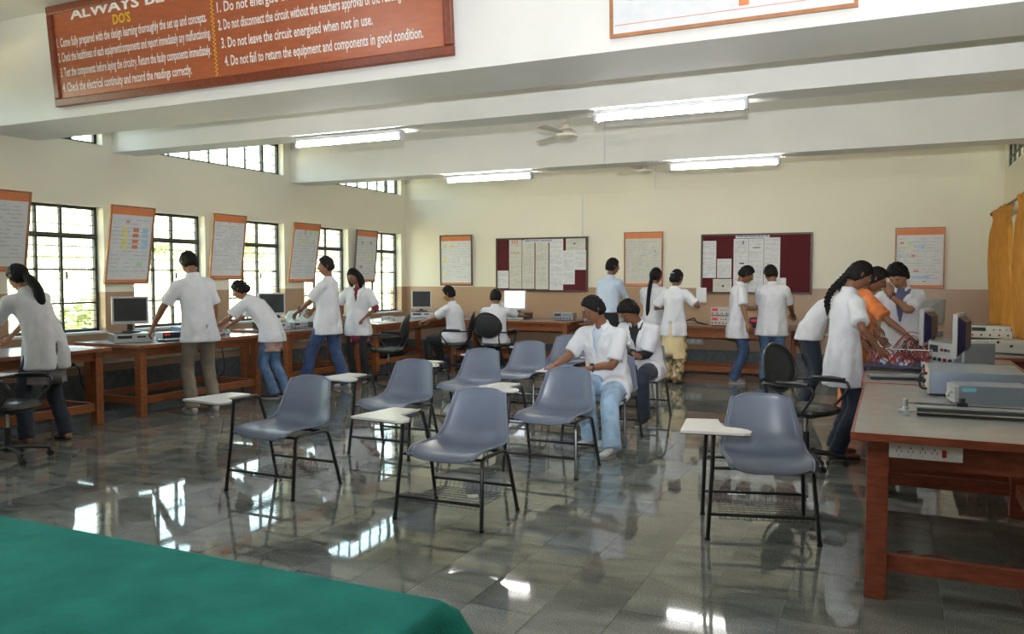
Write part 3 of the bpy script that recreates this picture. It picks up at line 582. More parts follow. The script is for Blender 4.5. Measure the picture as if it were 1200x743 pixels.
# ------------------------------------------------------------ office chairs (facing local -y)
def office_chair(label, loc, rz):
    t = thing('office_chair', label, 'office chair', loc, rz, 'black office chairs with armrests')
    q = MB(); q.cyl((0, 0, .10), .035, .06, 14); q.build('hub', M['black'], t, smooth=True)
    for k in range(5):
        a = 2 * PI * k / 5 + .3; c, s_ = math.cos(a), math.sin(a)
        q = MB(); q.tube([(c * .03, s_ * .03, .105), (c * .16, s_ * .16, .10), (c * .30, s_ * .30, .075)], [.024, .02, .016], 8, 2); lg = q.build('base_arm', M['black'], t, smooth=True)
        q = MB(); dx, dy = -s_, c
        for e in (-1, 1):
            p = V((c * .30, s_ * .30, .027)) + V((dx, dy, 0)) * .014 * e; q.tube([p - V((dx, dy, 0)) * .008, p + V((dx, dy, 0)) * .008], .026, 12)
        q.tube([(c * .30, s_ * .30, .035), (c * .30, s_ * .30, .075)], .008, 6); q.build('caster', M['black'], t, smooth=True)
    q = MB(); q.tube([(0, 0, .1), (0, 0, .27)], .026, 12); q.tube([(0, 0, .26), (0, 0, .40)], .015, 10, mi=1); q.build('gas_column', [M['black'], M['chrome']], t, smooth=True)
    q = MB(); q.bx(-.09, .09, -.1, .1, .39, .42); q.tube([(.06, 0, .405), (.24, .0, .39)], .006, 6); q.build('mechanism', M['black'], t)
    q = MB(); q.loft([((0, -.01, z), (a, 0, 0), (0, b, 0)) for z, a, b in ((.42, .19, .18), (.425, .225, .215), (.445, .24, .23), (.465, .235, .225), (.48, .20, .19))], 32, fn=lambda i, j: 1 + .10 * abs(math.sin(4 * PI * j / 32)) ** 2); q.build('seat_cushion', M['vinyl'], t, smooth=True)
    fr = [(.235 * math.cos(a), .265 + .04 * math.sin(a) - .05 * (1 - abs(math.cos(a))) * 0 - .03 * math.cos(a) ** 2, .75 + .205 * math.sin(a) * (1 if math.sin(a) > 0 else .9)) for a in (2 * PI * k / 28 for k in range(29))]
    q = MB(); q.tube(fr, .011, 8); q.build('back_frame', M['tubing'], t, smooth=True)
    q = MB(); ring = fr[:-1]; rs = [[V((0, .285, .74)) * (1 - s_) + V(p) * s_ + V((0, .02 * (1 - s_), 0)) for p in ring] for s_ in (1, .7, .4, .12)]
    q.rings(rs, False); q.f.append(tuple(len(q.v) - 28 + j for j in range(28))); q.m.append(0); o = q.build('back_mesh', M['blackfab'], t, smooth=2); md = o.modifiers.new('s', 'SOLIDIFY'); md.thickness = .004
    for s_ in (-1, 1):
        q = MB(); q.tube([(s_ * .215, .25, .66), (s_ * .25, .20, .655), (s_ * .275, .10, .655), (s_ * .28, -.16, .66), (s_ * .28, -.20, .64), (s_ * .27, -.205, .60), (s_ * .25, -.12, .48), (s_ * .20, -.06, .43), (s_ * .10, -.04, .415)], .0115, 8, 4); q.build('arm_tube', M['tubing'], t, smooth=True)
        q = MB(); q.tube([(s_ * .215, .25, .70), (s_ * .19, .24, .58), (s_ * .17, .17, .47), (s_ * .14, .06, .415)], .011, 8, 3); q.build('back_support', M['tubing'], t, smooth=True)
        q = MB(); q.tube([(s_ * .28, -.17, .678), (s_ * .28, -.05, .682), (s_ * .277, .10, .675)], [.022, .027, .022], 10, 3, flat=((0, 0, 1), .55)); q.build('arm_pad', M['black'], t, smooth=True)
    return t
oc = office_chair('black mesh-back office chair standing alone beside the right table', (-.60, 6.86, 0), 66)
place(oc, 'black office chair at the left picture edge with paper on its arm', (-6.56, 4.27, 0), 112)
place(oc, 'empty black office chair with shiny seat, by the woman in maroon', (-6.62, 9.95, 0), -70)
P6L = (-6.28, 11.35); P7L = (-5.62, 11.42)
place(oc, 'black office chair of the boy seated sideways at the far left', (P6L[0], P6L[1], 0), -66)
place(oc, 'black office chair of the boy typing at the lit monitor', (P7L[0], P7L[1], 0), 180)

# ------------------------------------------------------------ tables
def table(label, x0, x1, y0, y1, wood='wood', z=.78, legs=None, leg=.085, apron=.10, top='laminate', rail=.17, grp='wooden lab tables', thick=.03, longrails=True):
    t = thing('lab_table', label, 'table', ((x0 + x1) / 2, (y0 + y1) / 2, 0), 0, grp); a, b = (x1 - x0) / 2, (y1 - y0) / 2
    q = MB(); q.bx(-a + .012, a - .012, -b + .012, b - .012, z - thick, z); q.build('table_top', M[top], t, bevel=.002)
    for X0, X1, Y0, Y1 in ((-a, a, -b, -b + .012), (-a, a, b - .012, b), (-a, -a + .012, -b + .012, b - .012), (a - .012, a, -b + .012, b - .012)):
        q = MB(); q.bx(X0, X1, Y0, Y1, z - thick - .005, z + .001); q.build('edge_band', M[wood], t)
    c, d = a - .10 - leg / 2 + .03, b - .08 - leg / 2 + .03; zt = z - thick
    for X0, X1, Y0, Y1 in ((-c, c, -d - .02, -d + .005), (-c, c, d - .005, d + .02), (-c - .02, -c + .005, -d, d), (c - .005, c + .02, -d, d)):
        q = MB(); q.bx(X0, X1, Y0, Y1, zt - apron, zt - .001); q.build('apron', M[wood], t)
    for s_ in (-1, 1):
        for e in (-1, 1): q = MB(); q.bx(s_ * c - leg / 2, s_ * c + leg / 2, e * d - leg / 2, e * d + leg / 2, 0, zt - .001); q.build('leg', M[wood], t, bevel=.004)
    for e in (-1, 1): q = MB(); q.bx(-c + leg / 2, c - leg / 2, e * d - .02, e * d + .02, rail - .04, rail + .04); q.build('foot_rail', M['woodx'] if wood == 'wood' else M[wood], t, bevel=.003)
    if longrails:
        for e in (-1, 1): q = MB(); q.bx(e * c - .02, e * c + .02, -d + leg / 2, d - leg / 2, rail - .035, rail + .045); q.build('foot_rail', M['woodx'] if wood == 'wood' else M[wood], t, bevel=.003)
    return t
table('brown table at the left edge, before the bending woman with ponytail', -8.15, -7.24, 4.02, 5.82)
table('brown table with a dark monitor, before the man in khaki trousers', -8.2, -7.18, 6.12, 8.05)
table('brown table with monitor and plastic bag, before the boy reaching out', -8.2, -7.22, 8.52, 10.25)
table('brown table at the far left corner, behind the empty office chair', -8.2, -7.12, 10.42, 13.25)
table('long wall bench with the lit monitor, below the left notice board', -7.0, -4.70, 12.30, 13.32, z=.775, apron=.13, leg=.08)
table('long wall bench behind the standing group, below the middle chart', -4.60, -1.25, 12.45, 13.32, z=.755, apron=.15, leg=.07, rail=.10)
table('large near table with pale top at the right edge, socket strip on its front', -.16, .86, 4.05, 6.0, 'redwood', z=.785, leg=.095, apron=.13)
table('second right table, crowded with wired circuit boards', -.18, .95, 6.12, 8.25, 'redwood', z=.775)
table('far right table under the curtains, with beige instruments', .0, 1.36, 10.3, 12.6, 'redwood', z=.76)
table('right wall table beside the boy with hand on chin, with a slanted instrument', .62, 1.36, 8.7, 10.25, 'redwood', z=.76)
t = thing('cloth_covered_table', 'table in the foreground covered by green cloth', 'table', (-2.9, .75, 0), 0)
q = MB(); q.bx(-1.9, 1.95, -.8, .84, .71, .744); q.build('table_top', M['wood'], t)
for x in (-1.7, 1.8):
    for y in (-.7, .7): q = MB(); q.bx(x - .04, x + .04, y - .04, y + .04, 0, .71); q.build('leg', M['wood'], t)
# the cloth: grid draped over the top with folds at the corner
q = MB(); X0, X1, Y0, Y1 = -1.93, 1.98, -.83, .87; N = 0; perim = []
def edgepts():
    P = []
    for k in range(60): P.append((X0 + (X1 - .045 - X0) * k / 60, Y1, 0, 1))
    for k in range(12): a = PI / 2 - (PI / 2) * k / 12; P.append((X1 - .02 + .02 * math.cos(a), Y1 - .02 + .02 * math.sin(a), math.cos(a), math.sin(a)))
    for k in range(40): P.append((X1, Y1 - .045 - (Y1 - .045 - Y0) * k / 40, 1, 0))
    for k in range(60): P.append((X1 - (X1 - X0) * k / 60, Y0, 0, -1))
    for k in range(40): P.append((X0, Y0 + (Y1 - Y0) * k / 40, -1, 0))
    return P
EP = edgepts(); rs = []
for lv, (z, o_) in enumerate(((.7485, -.014), (.7485, -.006), (.744, .001), (.72, .006), (.64, .014), (.52, .025), (.38, .035), (.26, .045))):
    r_ = []
    for k, (x, y, nx, ny) in enumerate(EP):
        wv = max(0, lv - 3) * .009 * (math.sin(k * .9) + .6 * math.sin(k * .37 + 1)); cr = 0
        dc = math.hypot(x - X1, y - Y1)
        cr = max(0, 1 - dc / .28) * max(0, lv - 2) / 5 * .16; 
        s_ = 1 if (nx > .5 or ny > .5) else 1
        d = V((nx, ny, 0)); dd = V((1, 1, 0)).normalized() if dc < .28 and nx + ny > .5 else d
        r_.append(V((x, y, z)) + d * (o_ + wv) + dd * cr)
    rs.append(r_)
q.rings(rs, False); n_ = len(EP); q.v.append(((X0 + X1) / 2, (Y0 + Y1) / 2, .7485)); q.f += [(j, (j + 1) % n_, len(q.v) - 1) for j in range(n_)]; q.m += [0] * n_
o = q.build('green_tablecloth', M['green_cloth'], None, smooth=True, fixn=True); o.location = (-2.9, .75, .003)
tag(o, 'green cloth draped over the foreground table, bottom left of the picture', 'tablecloth')

# ------------------------------------------------------------ equipment
def monitor(label, loc, rz, on=False, w_=.38, h_=.31, body='silver', deep=.045, z0=.09, grp='computer monitors', blue=False):
    t = thing('monitor', label, 'monitor', loc, rz, grp)
    q = MB(); q.loft([((0, .02, z), (a, 0, 0), (0, b, 0)) for z, a, b in ((0, .11, .085), (.012, .11, .085), (.02, .07, .05))], 20); q.build('stand_base', M['black' if not blue else 'alu'], t, smooth=True)
    q = MB(); q.bx(-.03, .03, .03, .05, .01, z0 + .10); q.build('stand_neck', M['black' if not blue else 'alu'], t, bevel=.004)
    q = MB(); q.bx(-w_ / 2, w_ / 2, -.01, .022, z0, z0 + h_); q.rings([[(-w_ / 2 + .02, .022, z0 + .02), (w_ / 2 - .02, .022, z0 + .02), (w_ / 2 - .02, .022, z0 + h_ - .02), (-w_ / 2 + .02, .022, z0 + h_ - .02)], [(-w_ / 3, .022 + deep, z0 + .07), (w_ / 3, .022 + deep, z0 + .07), (w_ / 3, .022 + deep, z0 + h_ - .06), (-w_ / 3, .022 + deep, z0 + h_ - .06)]], mi=1 if blue else 0)
    q.build('housing', [M[body], M['screen_blue']], t, bevel=.004, fixn=True)
    q = MB(); q.bx(-w_ / 2 + .022, w_ / 2 - .022, -.0125, -.009, z0 + .035, z0 + h_ - .02); q.build('screen', M['screen_on' if on else 'screen_off'], t)
    return t
def cpu(label, loc, rz, w_=.42, d_=.40, h_=.11, m='black', face='silver', grp='desktop computer cases', name='computer_case'):
    t = thing(name, label, 'computer', loc, rz, grp)
    q = MB(); q.bx(-w_ / 2, w_ / 2, -d_ / 2, d_ / 2, .005, h_); q.build('case', M[m], t, bevel=.004)
    f = MB(); f.bx(-w_ / 2, w_ / 2, -d_ / 2 - .015, -d_ / 2, .005, h_); f.build('front_panel', M[face], t, bevel=.003)
    f = MB(); f.bx(-w_ * .42, -.02, -d_ / 2 - .018, -d_ / 2 - .014, h_ * .5, h_ * .82); f.bx(.03, w_ * .3, -d_ / 2 - .018, -d_ / 2 - .014, h_ * .55, h_ * .75); f.build('drive_bay', M['screen_off'], t)
    f = MB(); f.cyl((w_ * .42, -d_ / 2 - .018, h_ * .4), .010, .006, 10, axis='y'); f.build('power_button', M['chrome'], t)
    return t
def keyboard(label, loc, rz):
    t = thing('keyboard', label, 'keyboard', loc, rz, 'keyboards')
    q = MB(); q.bx(-.22, .22, -.075, .075, .002, .018); q.build('base', M['black'], t, bevel=.004)
    k = MB()
    for r_ in range(5):
        for c in range(16): k.bx(-.21 + c * .0262, -.187 + c * .0262, -.065 + r_ * .026, -.043 + r_ * .026, .018, .025)
    k.build('keys', M['instr'], t)
def instrument(label, loc, rz, w_=.26, d_=.24, h_=.12, case='instr', face='beige', disp='screen_off', knobs=5, handle=False, grp='bench instruments', rows=1, seed=0, feet=True):
    t = thing('bench_instrument', label, 'instrument', loc, rz, grp)
    q = MB(); q.bx(-w_ / 2, w_ / 2, -d_ / 2, d_ / 2, .01, h_); q.build('case', M[case], t, bevel=.004)
    q = MB(); q.bx(-w_ / 2 + .004, w_ / 2 - .004, -d_ / 2 - .008, -d_ / 2, .014, h_ - .004); q.build('front_panel', M[face], t, bevel=.002)
    y = -d_ / 2 - .008
    q = MB(); q.bx(-w_ * .42, -w_ * .10, y - .003, y, h_ * .58, h_ * .86); q.build('display', M[disp], t)
    for k in range(knobs):
        x = -w_ * .40 + w_ * .8 * k / max(1, knobs - 1); q = MB(); q.cyl((x, y - .008, h_ * .3), h_ * .075, .016, 12, axis='y'); q.build('knob', M['black' if (k + seed) % 3 else 'redsw'], t, smooth=True)
    for k in range(3): q = MB(); q.cyl((w_ * (.08 + .14 * k), y - .006, h_ * .7), h_ * .06, .012, 10, axis='y'); q.build('terminal', M[('redsw', 'black', 'chrome')[(k + seed) % 3]], t)
    if feet:
        for sx in (-1, 1):
            for sy in (-1, 1): q = MB(); q.cyl((sx * w_ * .42, sy * d_ * .4, .005), .01, .01, 8); q.build('foot', M['black'], t)
    if handle: q = MB(); q.tube([(-w_ * .47, y, h_ * .2), (-w_ * .47, y - .04, h_ * .3), (-w_ * .47, y - .04, h_ * .75), (-w_ * .47, y, h_ * .85)], .007, 6, 2); q.build('handle', M['black'], t, smooth=True)
    return t
TZ = .781
# left side tables
cpu('desktop computer lying under the monitor left of the khaki-trousered man', (-7.72, 6.45, .78), 60, w_=.40, h_=.10, face='silver')
monitor('dark monitor on the table between the first two windows', (-7.74, 6.47, .885), 58)
instrument('small silver instrument right of the first dark monitor', (-7.62, 6.88, TZ), 75, .22, .18, .085, 'silver', 'black', 'led')
instrument('blue-grey case on the table beside the khaki man, against the window', (-7.80, 7.32, TZ), 80, .28, .22, .12, 'instr_blue', 'instr')
instrument('little trainer box right of the blue-grey case', (-7.60, 7.68, TZ), 70, .18, .16, .08, 'black', 'silver', 'led', 3)
keyboard('keyboard at the table edge, left of the khaki man', (-7.35, 6.78, TZ), 85)
cpu('desktop computer under the second dark monitor', (-7.78, 8.80, .78), 62, w_=.38, h_=.10)
monitor('dark monitor on the table left of the plastic bag', (-7.78, 8.82, .885), 60)
instrument('steel instrument right of the second dark monitor', (-7.60, 9.12, TZ), 75, .24, .2, .09, 'silver', 'alu', 'screen_off')
instrument('box with round chrome dials before the plastic bag', (-7.5, 9.40, TZ), 75, .18, .18, .08, 'black', 'silver', 'led', 3, seed=1)
instrument('clear tray rig of red wiring before the reaching boy', (-7.62, 9.90, TZ), 70, .30, .26, .10, 'instr', 'redsw', 'screen_off', 4, seed=2)
cpu('desktop computer in the far left corner under the pale monitor', (-7.68, 12.62, .78), 35, w_=.40, h_=.10)
monitor('pale grey monitor turned aside in the room corner', (-7.68, 12.62, .886), 35, body='beige', w_=.36, h_=.33, z0=.05)
instrument('blue-grey instrument by the corner window', (-7.85, 10.95, TZ), 70, .30, .2, .12, 'instr', 'instr_blue')
instrument('small tilted meter beside the corner window instrument', (-7.55, 11.35, TZ), 70, .18, .14, .07, 'instr', 'silver', seed=1)
def paper_sheet(label, loc, rz, w_=.21, h_=.297, name='paper_sheet', m='paper', th=.002):
    t = thing(name, label, 'paper', loc, rz, 'loose papers'); q = MB(); q.bx(-w_ / 2, w_ / 2, -h_ / 2, h_ / 2, .0005, .0005 + th); q.build('sheet', M[m], t); return t
paper_sheet('white papers on the far left corner table', (-7.35, 10.9, TZ), 60, .3, .4, th=.006)
paper_sheet('paper under the left hand woman at the first table', (-7.5, 5.55, TZ), 80, .3, .4)
# crumpled plastic bag
t = thing('plastic_bag', 'crumpled pale plastic bag slumped on the table before the reaching boy', 'bag', (-7.92, 9.58, TZ + .0), 20)
q = MB(); q.ball((0, 0, .11), (.20, .16, .13), 30, 20)
q.v = [tuple((V(p) + V((1, .6, .8)) * 0 + (V(p) - V((0, 0, .11))) * (.35 * noise.noise(V(p) * 13) + .12 * noise.noise(V(p) * 34) + (.35 if p[0] > .05 else 0))) if p[2] > .0 else p) for p in q.v]
q.v = [(a, b, max(.001, c)) for a, b, c in q.v]; o = q.build('bag_film', mat('clear_plastic_film', (.62, .72, .68), .2, var=.15, scale=10), t, smooth=True)
# back bench
monitor('lit white monitor on the wall bench, before the typing boy', (-5.93, 12.85, .895), 0, on=True, w_=.42, h_=.34, z0=.04)
cpu('desktop computer under the lit monitor', (-5.90, 12.85, .777), 0, w_=.44, h_=.11)
def switchboard(label, loc, rz, n=3):
    t = thing('socket_plate', label, 'socket', loc, rz, 'wall socket plates')
    q = MB(); q.bx(-.05 * n - .02, .05 * n + .02, 0, .025, -.06, .06); q.build('plate', M['beige'], t, bevel=.004)
    for k in range(n): q = MB(); q.bx(-.05 * n + .02 + k * .1, -.05 * n + .08 + k * .1, -.006, 0, -.03, .03); q.build('switch', M['socket'], t)
switchboard('cream switch plate on the brown wall left of the lit monitor', (-6.30, 13.37, 1.0), 0)
switchboard('white socket plate low on the wall under the bench, right of the yellow skirt', (-2.95, 13.355, .46), 0, 3)
switchboard('white socket plate low on the left wall, behind the leaning girl', (-8.455, 8.06, .52), 90, 2)
switchboard('white socket plate low on the left wall, behind the ponytailed woman', (-8.455, 6.2, .52), 90, 2)
instrument('silver transmission rig on the bench, right of the lit monitor', (-4.98, 12.8, .776), 0, .34, .2, .13, 'alu', 'instr', knobs=6)
instrument('grey meter box on the bench behind the man with glasses', (-4.40, 12.75, .756), 0, .36, .22, .12, 'instr', 'silver', knobs=6, seed=1)
instrument('small grey box on the bench beside the left hand of the pale blue shirt man', (-4.02, 12.8, .756), 0, .2, .2, .10, 'instr', 'silver', knobs=3, seed=2)
instrument('lower white power supply of a stack of two, left of the profile man', (-2.38, 12.75, .756), 0, .27, .24, .15, 'beige', 'beige', 'led', 5)
instrument('upper white power supply of a stack of two, left of the profile man', (-2.38, 12.75, .911), 0, .27, .24, .13, 'beige', 'beige', 'led', 4, seed=1, feet=False)
instrument('dark trainer board between the two standing men', (-1.75, 12.65, .756), 0, .34, .28, .14, 'black', 'screen_blue', 'led', 6)
monitor('small light blue screen between the two standing men', (-1.74, 12.98, .757), 0, on=False, w_=.24, h_=.15, z0=.17)
q = MB(); q.tube([(-3.05, 12.7, .775), (-2.95, 12.65, .80), (-2.8, 12.75, .86), (-2.72, 12.62, .80), (-2.62, 12.7, .77), (-2.55, 12.6, .775)], .008, 6, 5); q.tube([(-3.0, 12.8, .77), (-2.85, 12.7, .83), (-2.7, 12.8, .79), (-2.58, 12.7, .77)], .006, 6, 5)
tag(q.build('cable_bundle', M['black'], None, smooth=True), 'black cables lying on the bench left of the white power supplies', 'cable')
instrument('small black box with dials on the bench, left end of the black cables', (-3.15, 12.75, .756), 0, .14, .16, .10, 'black', 'black', knobs=2)
# plugs and leads under the left tables
for i, (x, y, lb) in enumerate(((-8.36, 6.22, 'black plug lead hanging behind the first left table'), (-8.36, 8.12, 'black plug lead hanging beside the leaning girl'))):
    q = MB(); q.box((x - .03, y, .52), (.05, .05, .05)); q.tube([(x, y, .52), (x + .06, y + .02, .46), (x + .07, y + .05, .28), (x + .10, y + .16, .16), (x + .08, y + .30, .22), (x + .03, y + .34, .42), (x + .0, y + .30, .70)], .007, 6, 6)
    tag(q.build('plug_lead', M['black'], None, smooth=True), lb, 'cable', 'plug leads')
paper_sheet('white strip of paper lying on the floor below the third left window', (-6.75, 8.42, 0), 10, .30, .06)
paper_sheet('paper scrap under the near right office chair', (-.95, 5.72, 0), 20, .12, .05); paper_sheet('crumpled paper bit in the basket of the second foreground chair', (-2.36, 4.48, .118), 30, .07, .06, th=.012)
paper_sheet('white sheet on the arm of the office chair at the left edge', (-6.75, 4.28, .69), 25, .3, .22, th=.004)
paper_sheet('paper on the writing pad under the hand of the man with glasses', (-2.76, 6.78, .6665), 10, .20, .28)

# right table: red-switched socket strip on the front apron
t = thing('socket_strip', 'white strip of four sockets and a red switch on the near table front', 'socket', (.0, 4.075, .0), 0)
q = MB(); q.bx(.003, .30, 0, .025, .678, .748); q.build('plate', M['socket'], t, bevel=.003)
for k in range(4):
    f = MB(); x = .045 + k * .048; f.bx(x - .021, x + .021, -.002, 0, .688, .738); o = f.build('socket_face', M['socket'], t)
    h = MB()
    for dx, dz, r_ in ((0, .013, .0035), (-.010, -.003, .0028), (.010, -.003, .0028), (-.010, .004, .002), (.010, .004, .002), (0, -.018, .002), (0, .021, .002)): h.cyl((x + dx, -.0025, .713 + dz), r_, .002, 8, axis='y')
    h.build('pin_hole', M['black'], o)
f = MB(); f.bx(.218, .236, -.006, 0, .696, .730); f.build('red_rocker_switch', M['redsw'], t, bevel=.002)
f = MB(); f.bx(.252, .266, -.004, 0, .697, .728); f.build('white_rocker_switch', M['socket'], t, bevel=.002)
# long slide rig across the near table
t = thing('slide_rig', 'long metal slide rig with two clamps lying across the near right table', 'instrument', (.10, 4.72, .786), 3)
q = MB(); q.bx(.03, .74, -.05, .035, .004, .040); q.build('dark_bed', M['screen_off'], t)
q = MB(); q.bx(.03, .74, -.048, .035, .040, .046); q.build('grey_scale_plate', M['instr'], t)
q = MB(); q.tube([(-.03, .06, .05), (.74, .06, .05)], .006, 8); q.tube([(-.03, -.06, .02), (.74, -.06, .02)], .005, 8); q.build('guide_rod', M['chrome'], t, smooth=True)
for x in (-.02, .74):
    q = MB(); q.bx(x - .012, x + .012, -.075, .075, 0, .03); q.cyl((x, .06, .05), .014, .04, 12); q.cyl((x, -.06, .03), .012, .03, 12); q.cyl((x - .02, -.03, .02), .01, .03, 10, axis='x'); q.build('end_block', M['alu'], t, bevel=.002)
q = MB(); q.bx(.22, .27, .03, .09, .035, .065); q.cyl((.245, .06, .075), .016, .025, 12); q.build('slider_clamp', M['black'], t, bevel=.003)
# instrument cases
t = thing('large_instrument_case', 'large beige-fronted steel case behind the small blue-grey one, near right table', 'instrument', (.47, 6.02 - .28, .786), 0)
q = MB(); q.bx(-.25, .25, -.24, .30, .012, .150); q.build('case', M['steelbox'], t, bevel=.004)
q = MB(); q.bx(-.262, -.25, -.24, .30, .012, .150); q.build('front_panel', M['beige'], t, bevel=.002)
q = MB(); q.tube([(-.262, -.18, .035), (-.30, -.18, .045), (-.30, -.18, .12), (-.262, -.18, .13)], .007, 6, 3); q.build('handle', M['black'], t, smooth=True)
for y, z in ((.2, .11), (.05, .06), (.15, .04), (.0, .11)): q = MB(); q.cyl((-.268, y, z), .011, .014, 10, axis='x'); q.build('knob', M['redsw' if z > .1 else 'black'], t)
t = thing('small_instrument_case', 'small blue-grey steel case nearest the slide rig, on the right table', 'instrument', (.50, 5.22, .786), 8)
q = MB(); q.bx(-.17, .19, -.11, .11, .012, .118); q.build('case', M['steelbox'], t, bevel=.004)
q = MB(); q.bx(-.155, -.085, -.112, -.11, .085, .105); q.build('teal_label', M['lcd_green'], t)
q = MB(); q.bx(-.19, -.17, -.10, .10, .02, .11); q.cyl((-.195, -.05, .08), .012, .02, 10, axis='x'); q.cyl((-.195, .03, .05), .014, .02, 10, axis='x'); q.build('control_face', M['silver'], t)
monitor('near flat monitor seen edge-on, dark back, on the second right table', (.46, 6.95, .80), -102, w_=.40, h_=.33, body='silver', blue=True, z0=.10)
monitor('farther flat monitor seen edge-on before the woman in orange', (.27, 7.78, .80), -104, w_=.38, h_=.30, body='silver', blue=True, z0=.13)
cpu('blue-grey computer case under the near edge-on monitor', (.50, 6.75, .776), -70, w_=.44, d_=.42, h_=.085, m='instr_blue', face='silver')
instrument('grey oscilloscope tilted up between the two edge-on monitors', (.52, 7.50, TZ - .005), -60, .34, .34, .20, 'instr', 'silver', 'screen_off', 5)
keyboard('dark keyboard pad near the braided girl on the second table', (.08, 6.42, .776), 10)
t = thing('computer_mouse', 'black mouse beside the dark keyboard pad', 'mouse', (.20, 6.34, .776), 30); q = MB(); q.ball((0, 0, .012), (.03, .05, .022), 14, 10); q.build('mouse_body', M['black'], t, smooth=True); q = MB(); q.tube([(0, .05, .01), (.02, .15, .006), (.1, .2, .006)], .003, 5, 4); q.build('cord', M['black'], t)
paper_sheet('paper sheet beside the dark keyboard pad', (.13, 6.62, .776), 40, .2, .2)
# breadboard rig with red wires
t = thing('circuit_trainer', 'wide circuit board tangled with red wires under the braided girl\'s hand', 'circuit board', (.03, 7.13, .776), -4)
q = MB(); q.bx(-.20, .26, -.26, .30, .03, .05, 0)
for sx in (-.19, .25):
    for sy in (-.25, .29): q.cyl((sx, sy, .015), .012, .03, 8)
q.build('board', M['screen_blue'], t)
q = MB(); q.tube([(-.20, .28, .13), (.26, .28, .13)], .006, 8)
for x in (-.19, .25): q.tube([(x, .28, .05), (x, .28, .15)], .006, 6)
q.build('top_rod', M['chrome'], t)
rr = random.Random(3)
for k in range(34):
    x, y = rr.uniform(-.17, .22), rr.uniform(-.24, .26); q = MB(); q.bx(x - .012, x + .012, y - .012, y + .012, .05, .05 + rr.uniform(.015, .04)); q.build('component', M[rr.choice(['screen_blue', 'black', 'silver', 'p_blue', 'socket'])], t)
for k in range(40):
    a = V((rr.uniform(-.18, .22), rr.uniform(-.25, .27), .06)); b = a + V((rr.uniform(-.14, .14), rr.uniform(-.16, .16), 0)); b.x = max(-.18, min(.24, b.x)); b.y = max(-.25, min(.27, b.y)); m__ = (a + b) / 2 + V((rr.uniform(-.03, .03), rr.uniform(-.03, .03), rr.uniform(.03, .10)))
    q = MB(); q.tube([a, m__, b], .0035, 5, 4); q.build('jumper_wire', M['redwire' if rr.random() < .8 else 'black'], t, smooth=True)
t = thing('circuit_trainer', 'second wired board under the hand of the woman in orange', 'circuit board', (.22, 8.0 + .06, .776), 0)
q = MB(); q.bx(-.2, .2, -.12, .12, .01, .05); q.build('board', M['instr'], t)
for k in range(16):
    a = V((rr.uniform(-.18, .18), rr.uniform(-.1, .1), .055)); b = V((rr.uniform(-.18, .18), rr.uniform(-.1, .1), .055)); q = MB(); q.tube([a, (a + b) / 2 + V((0, 0, rr.uniform(.05, .16))), b], .0035, 5, 5); q.build('jumper_wire', M['redwire' if k % 3 else 'black'], t, smooth=True)
q = MB(); q.tube([(.02, 8.03, .84), (.10, 7.8, .98), (.18, 7.7, .90), (.22, 7.75, .80)], .004, 6, 6); q.tube([(.0, 8.05, .84), (.14, 7.9, 1.02), (.3, 7.75, .98)], .004, 6, 6)
tag(q.build('red_leads', M['redwire'], None, smooth=True), 'red leads arching from the far board to the oscilloscope', 'cable')
# far right table
instrument('white-faced signal generator on the far right table below the curtain', (1.10, 11.4, .761), -8, .46, .3, .16, 'instr', 'beige', 'screen_off', 5)
t = thing('slanted_instrument', 'white slanted instrument at the right edge below the second curtain', 'instrument', (.98, 10.3, .761), -30)
t.location = (1.13, 9.2, .761)
q = MB(); q.bx(-.2, .2, -.16, .16, .01, .13); q.build('case', M['beige'], t, bevel=.006); q = MB(); q.cyl((-.12, -.165, .11), .012, .02, 10, axis='y'); q.cyl((0, -.165, .08), .012, .02, 10, axis='y'); q.build('knob', M['black'], t)
t = thing('crt_monitor', 'dark grey boxy monitor facing away beside the boy with hand on chin', 'monitor', (.42, 11.5, .761), 160)
q = MB(); q.loft([((0, y, .30), (a, 0, 0), (0, 0, b)) for y, a, b in ((-.17, .20, .18), (-.14, .235, .21), (-.04, .235, .21), (.02, .21, .19), (.17, .13, .12), (.2, .1, .09))], 4); 
q.v = [tuple(Matrix.Rotation(PI / 4, 3, 'Y') @ (V(v) - V((0, 0, .30))) + V((0, 0, .30))) for v in q.v]; q.build('housing', M['instr'], t, bevel=.01, fixn=True)
q = MB(); q.bx(-.14, .14, -.12, .12, 0, .05); q.cyl((0, 0, .09), .06, .1, 14); q.build('stand', M['instr'], t, bevel=.006)
q = MB(); q.tube([(.45, 6.9, .79), (.62, 6.7, .80), (.7, 6.3, .86), (.78, 6.5, .80), (.85, 6.2, .79), (.8, 5.9, .80), (.72, 6.15, .90), (.8, 6.4, .80)], .007, 6, 6); q.tube([(.70, 7.4, .79), (.8, 7.0, .82), (.88, 6.6, .79), (.8, 6.4, .84), (.9, 6.2, .79)], .008, 6, 6)
tag(q.build('cable_tangle', M['black'], None, smooth=True), 'tangle of black cables behind the steel cases on the right tables', 'cable')
q = MB(); q.tube([(.13, 4.9, .006), (.05, 4.75, .03), (.10, 4.60, .03), (.25, 4.62, .03), (.33, 4.75, .02), (.28, 4.88, .006), (.16, 4.80, .012), (.06, 4.62, .006)], .004, 6, 6)
tag(q.build('floor_wire', M['redwire'], None, smooth=True), 'thin red wire looped on the floor under the near right table', 'cable')

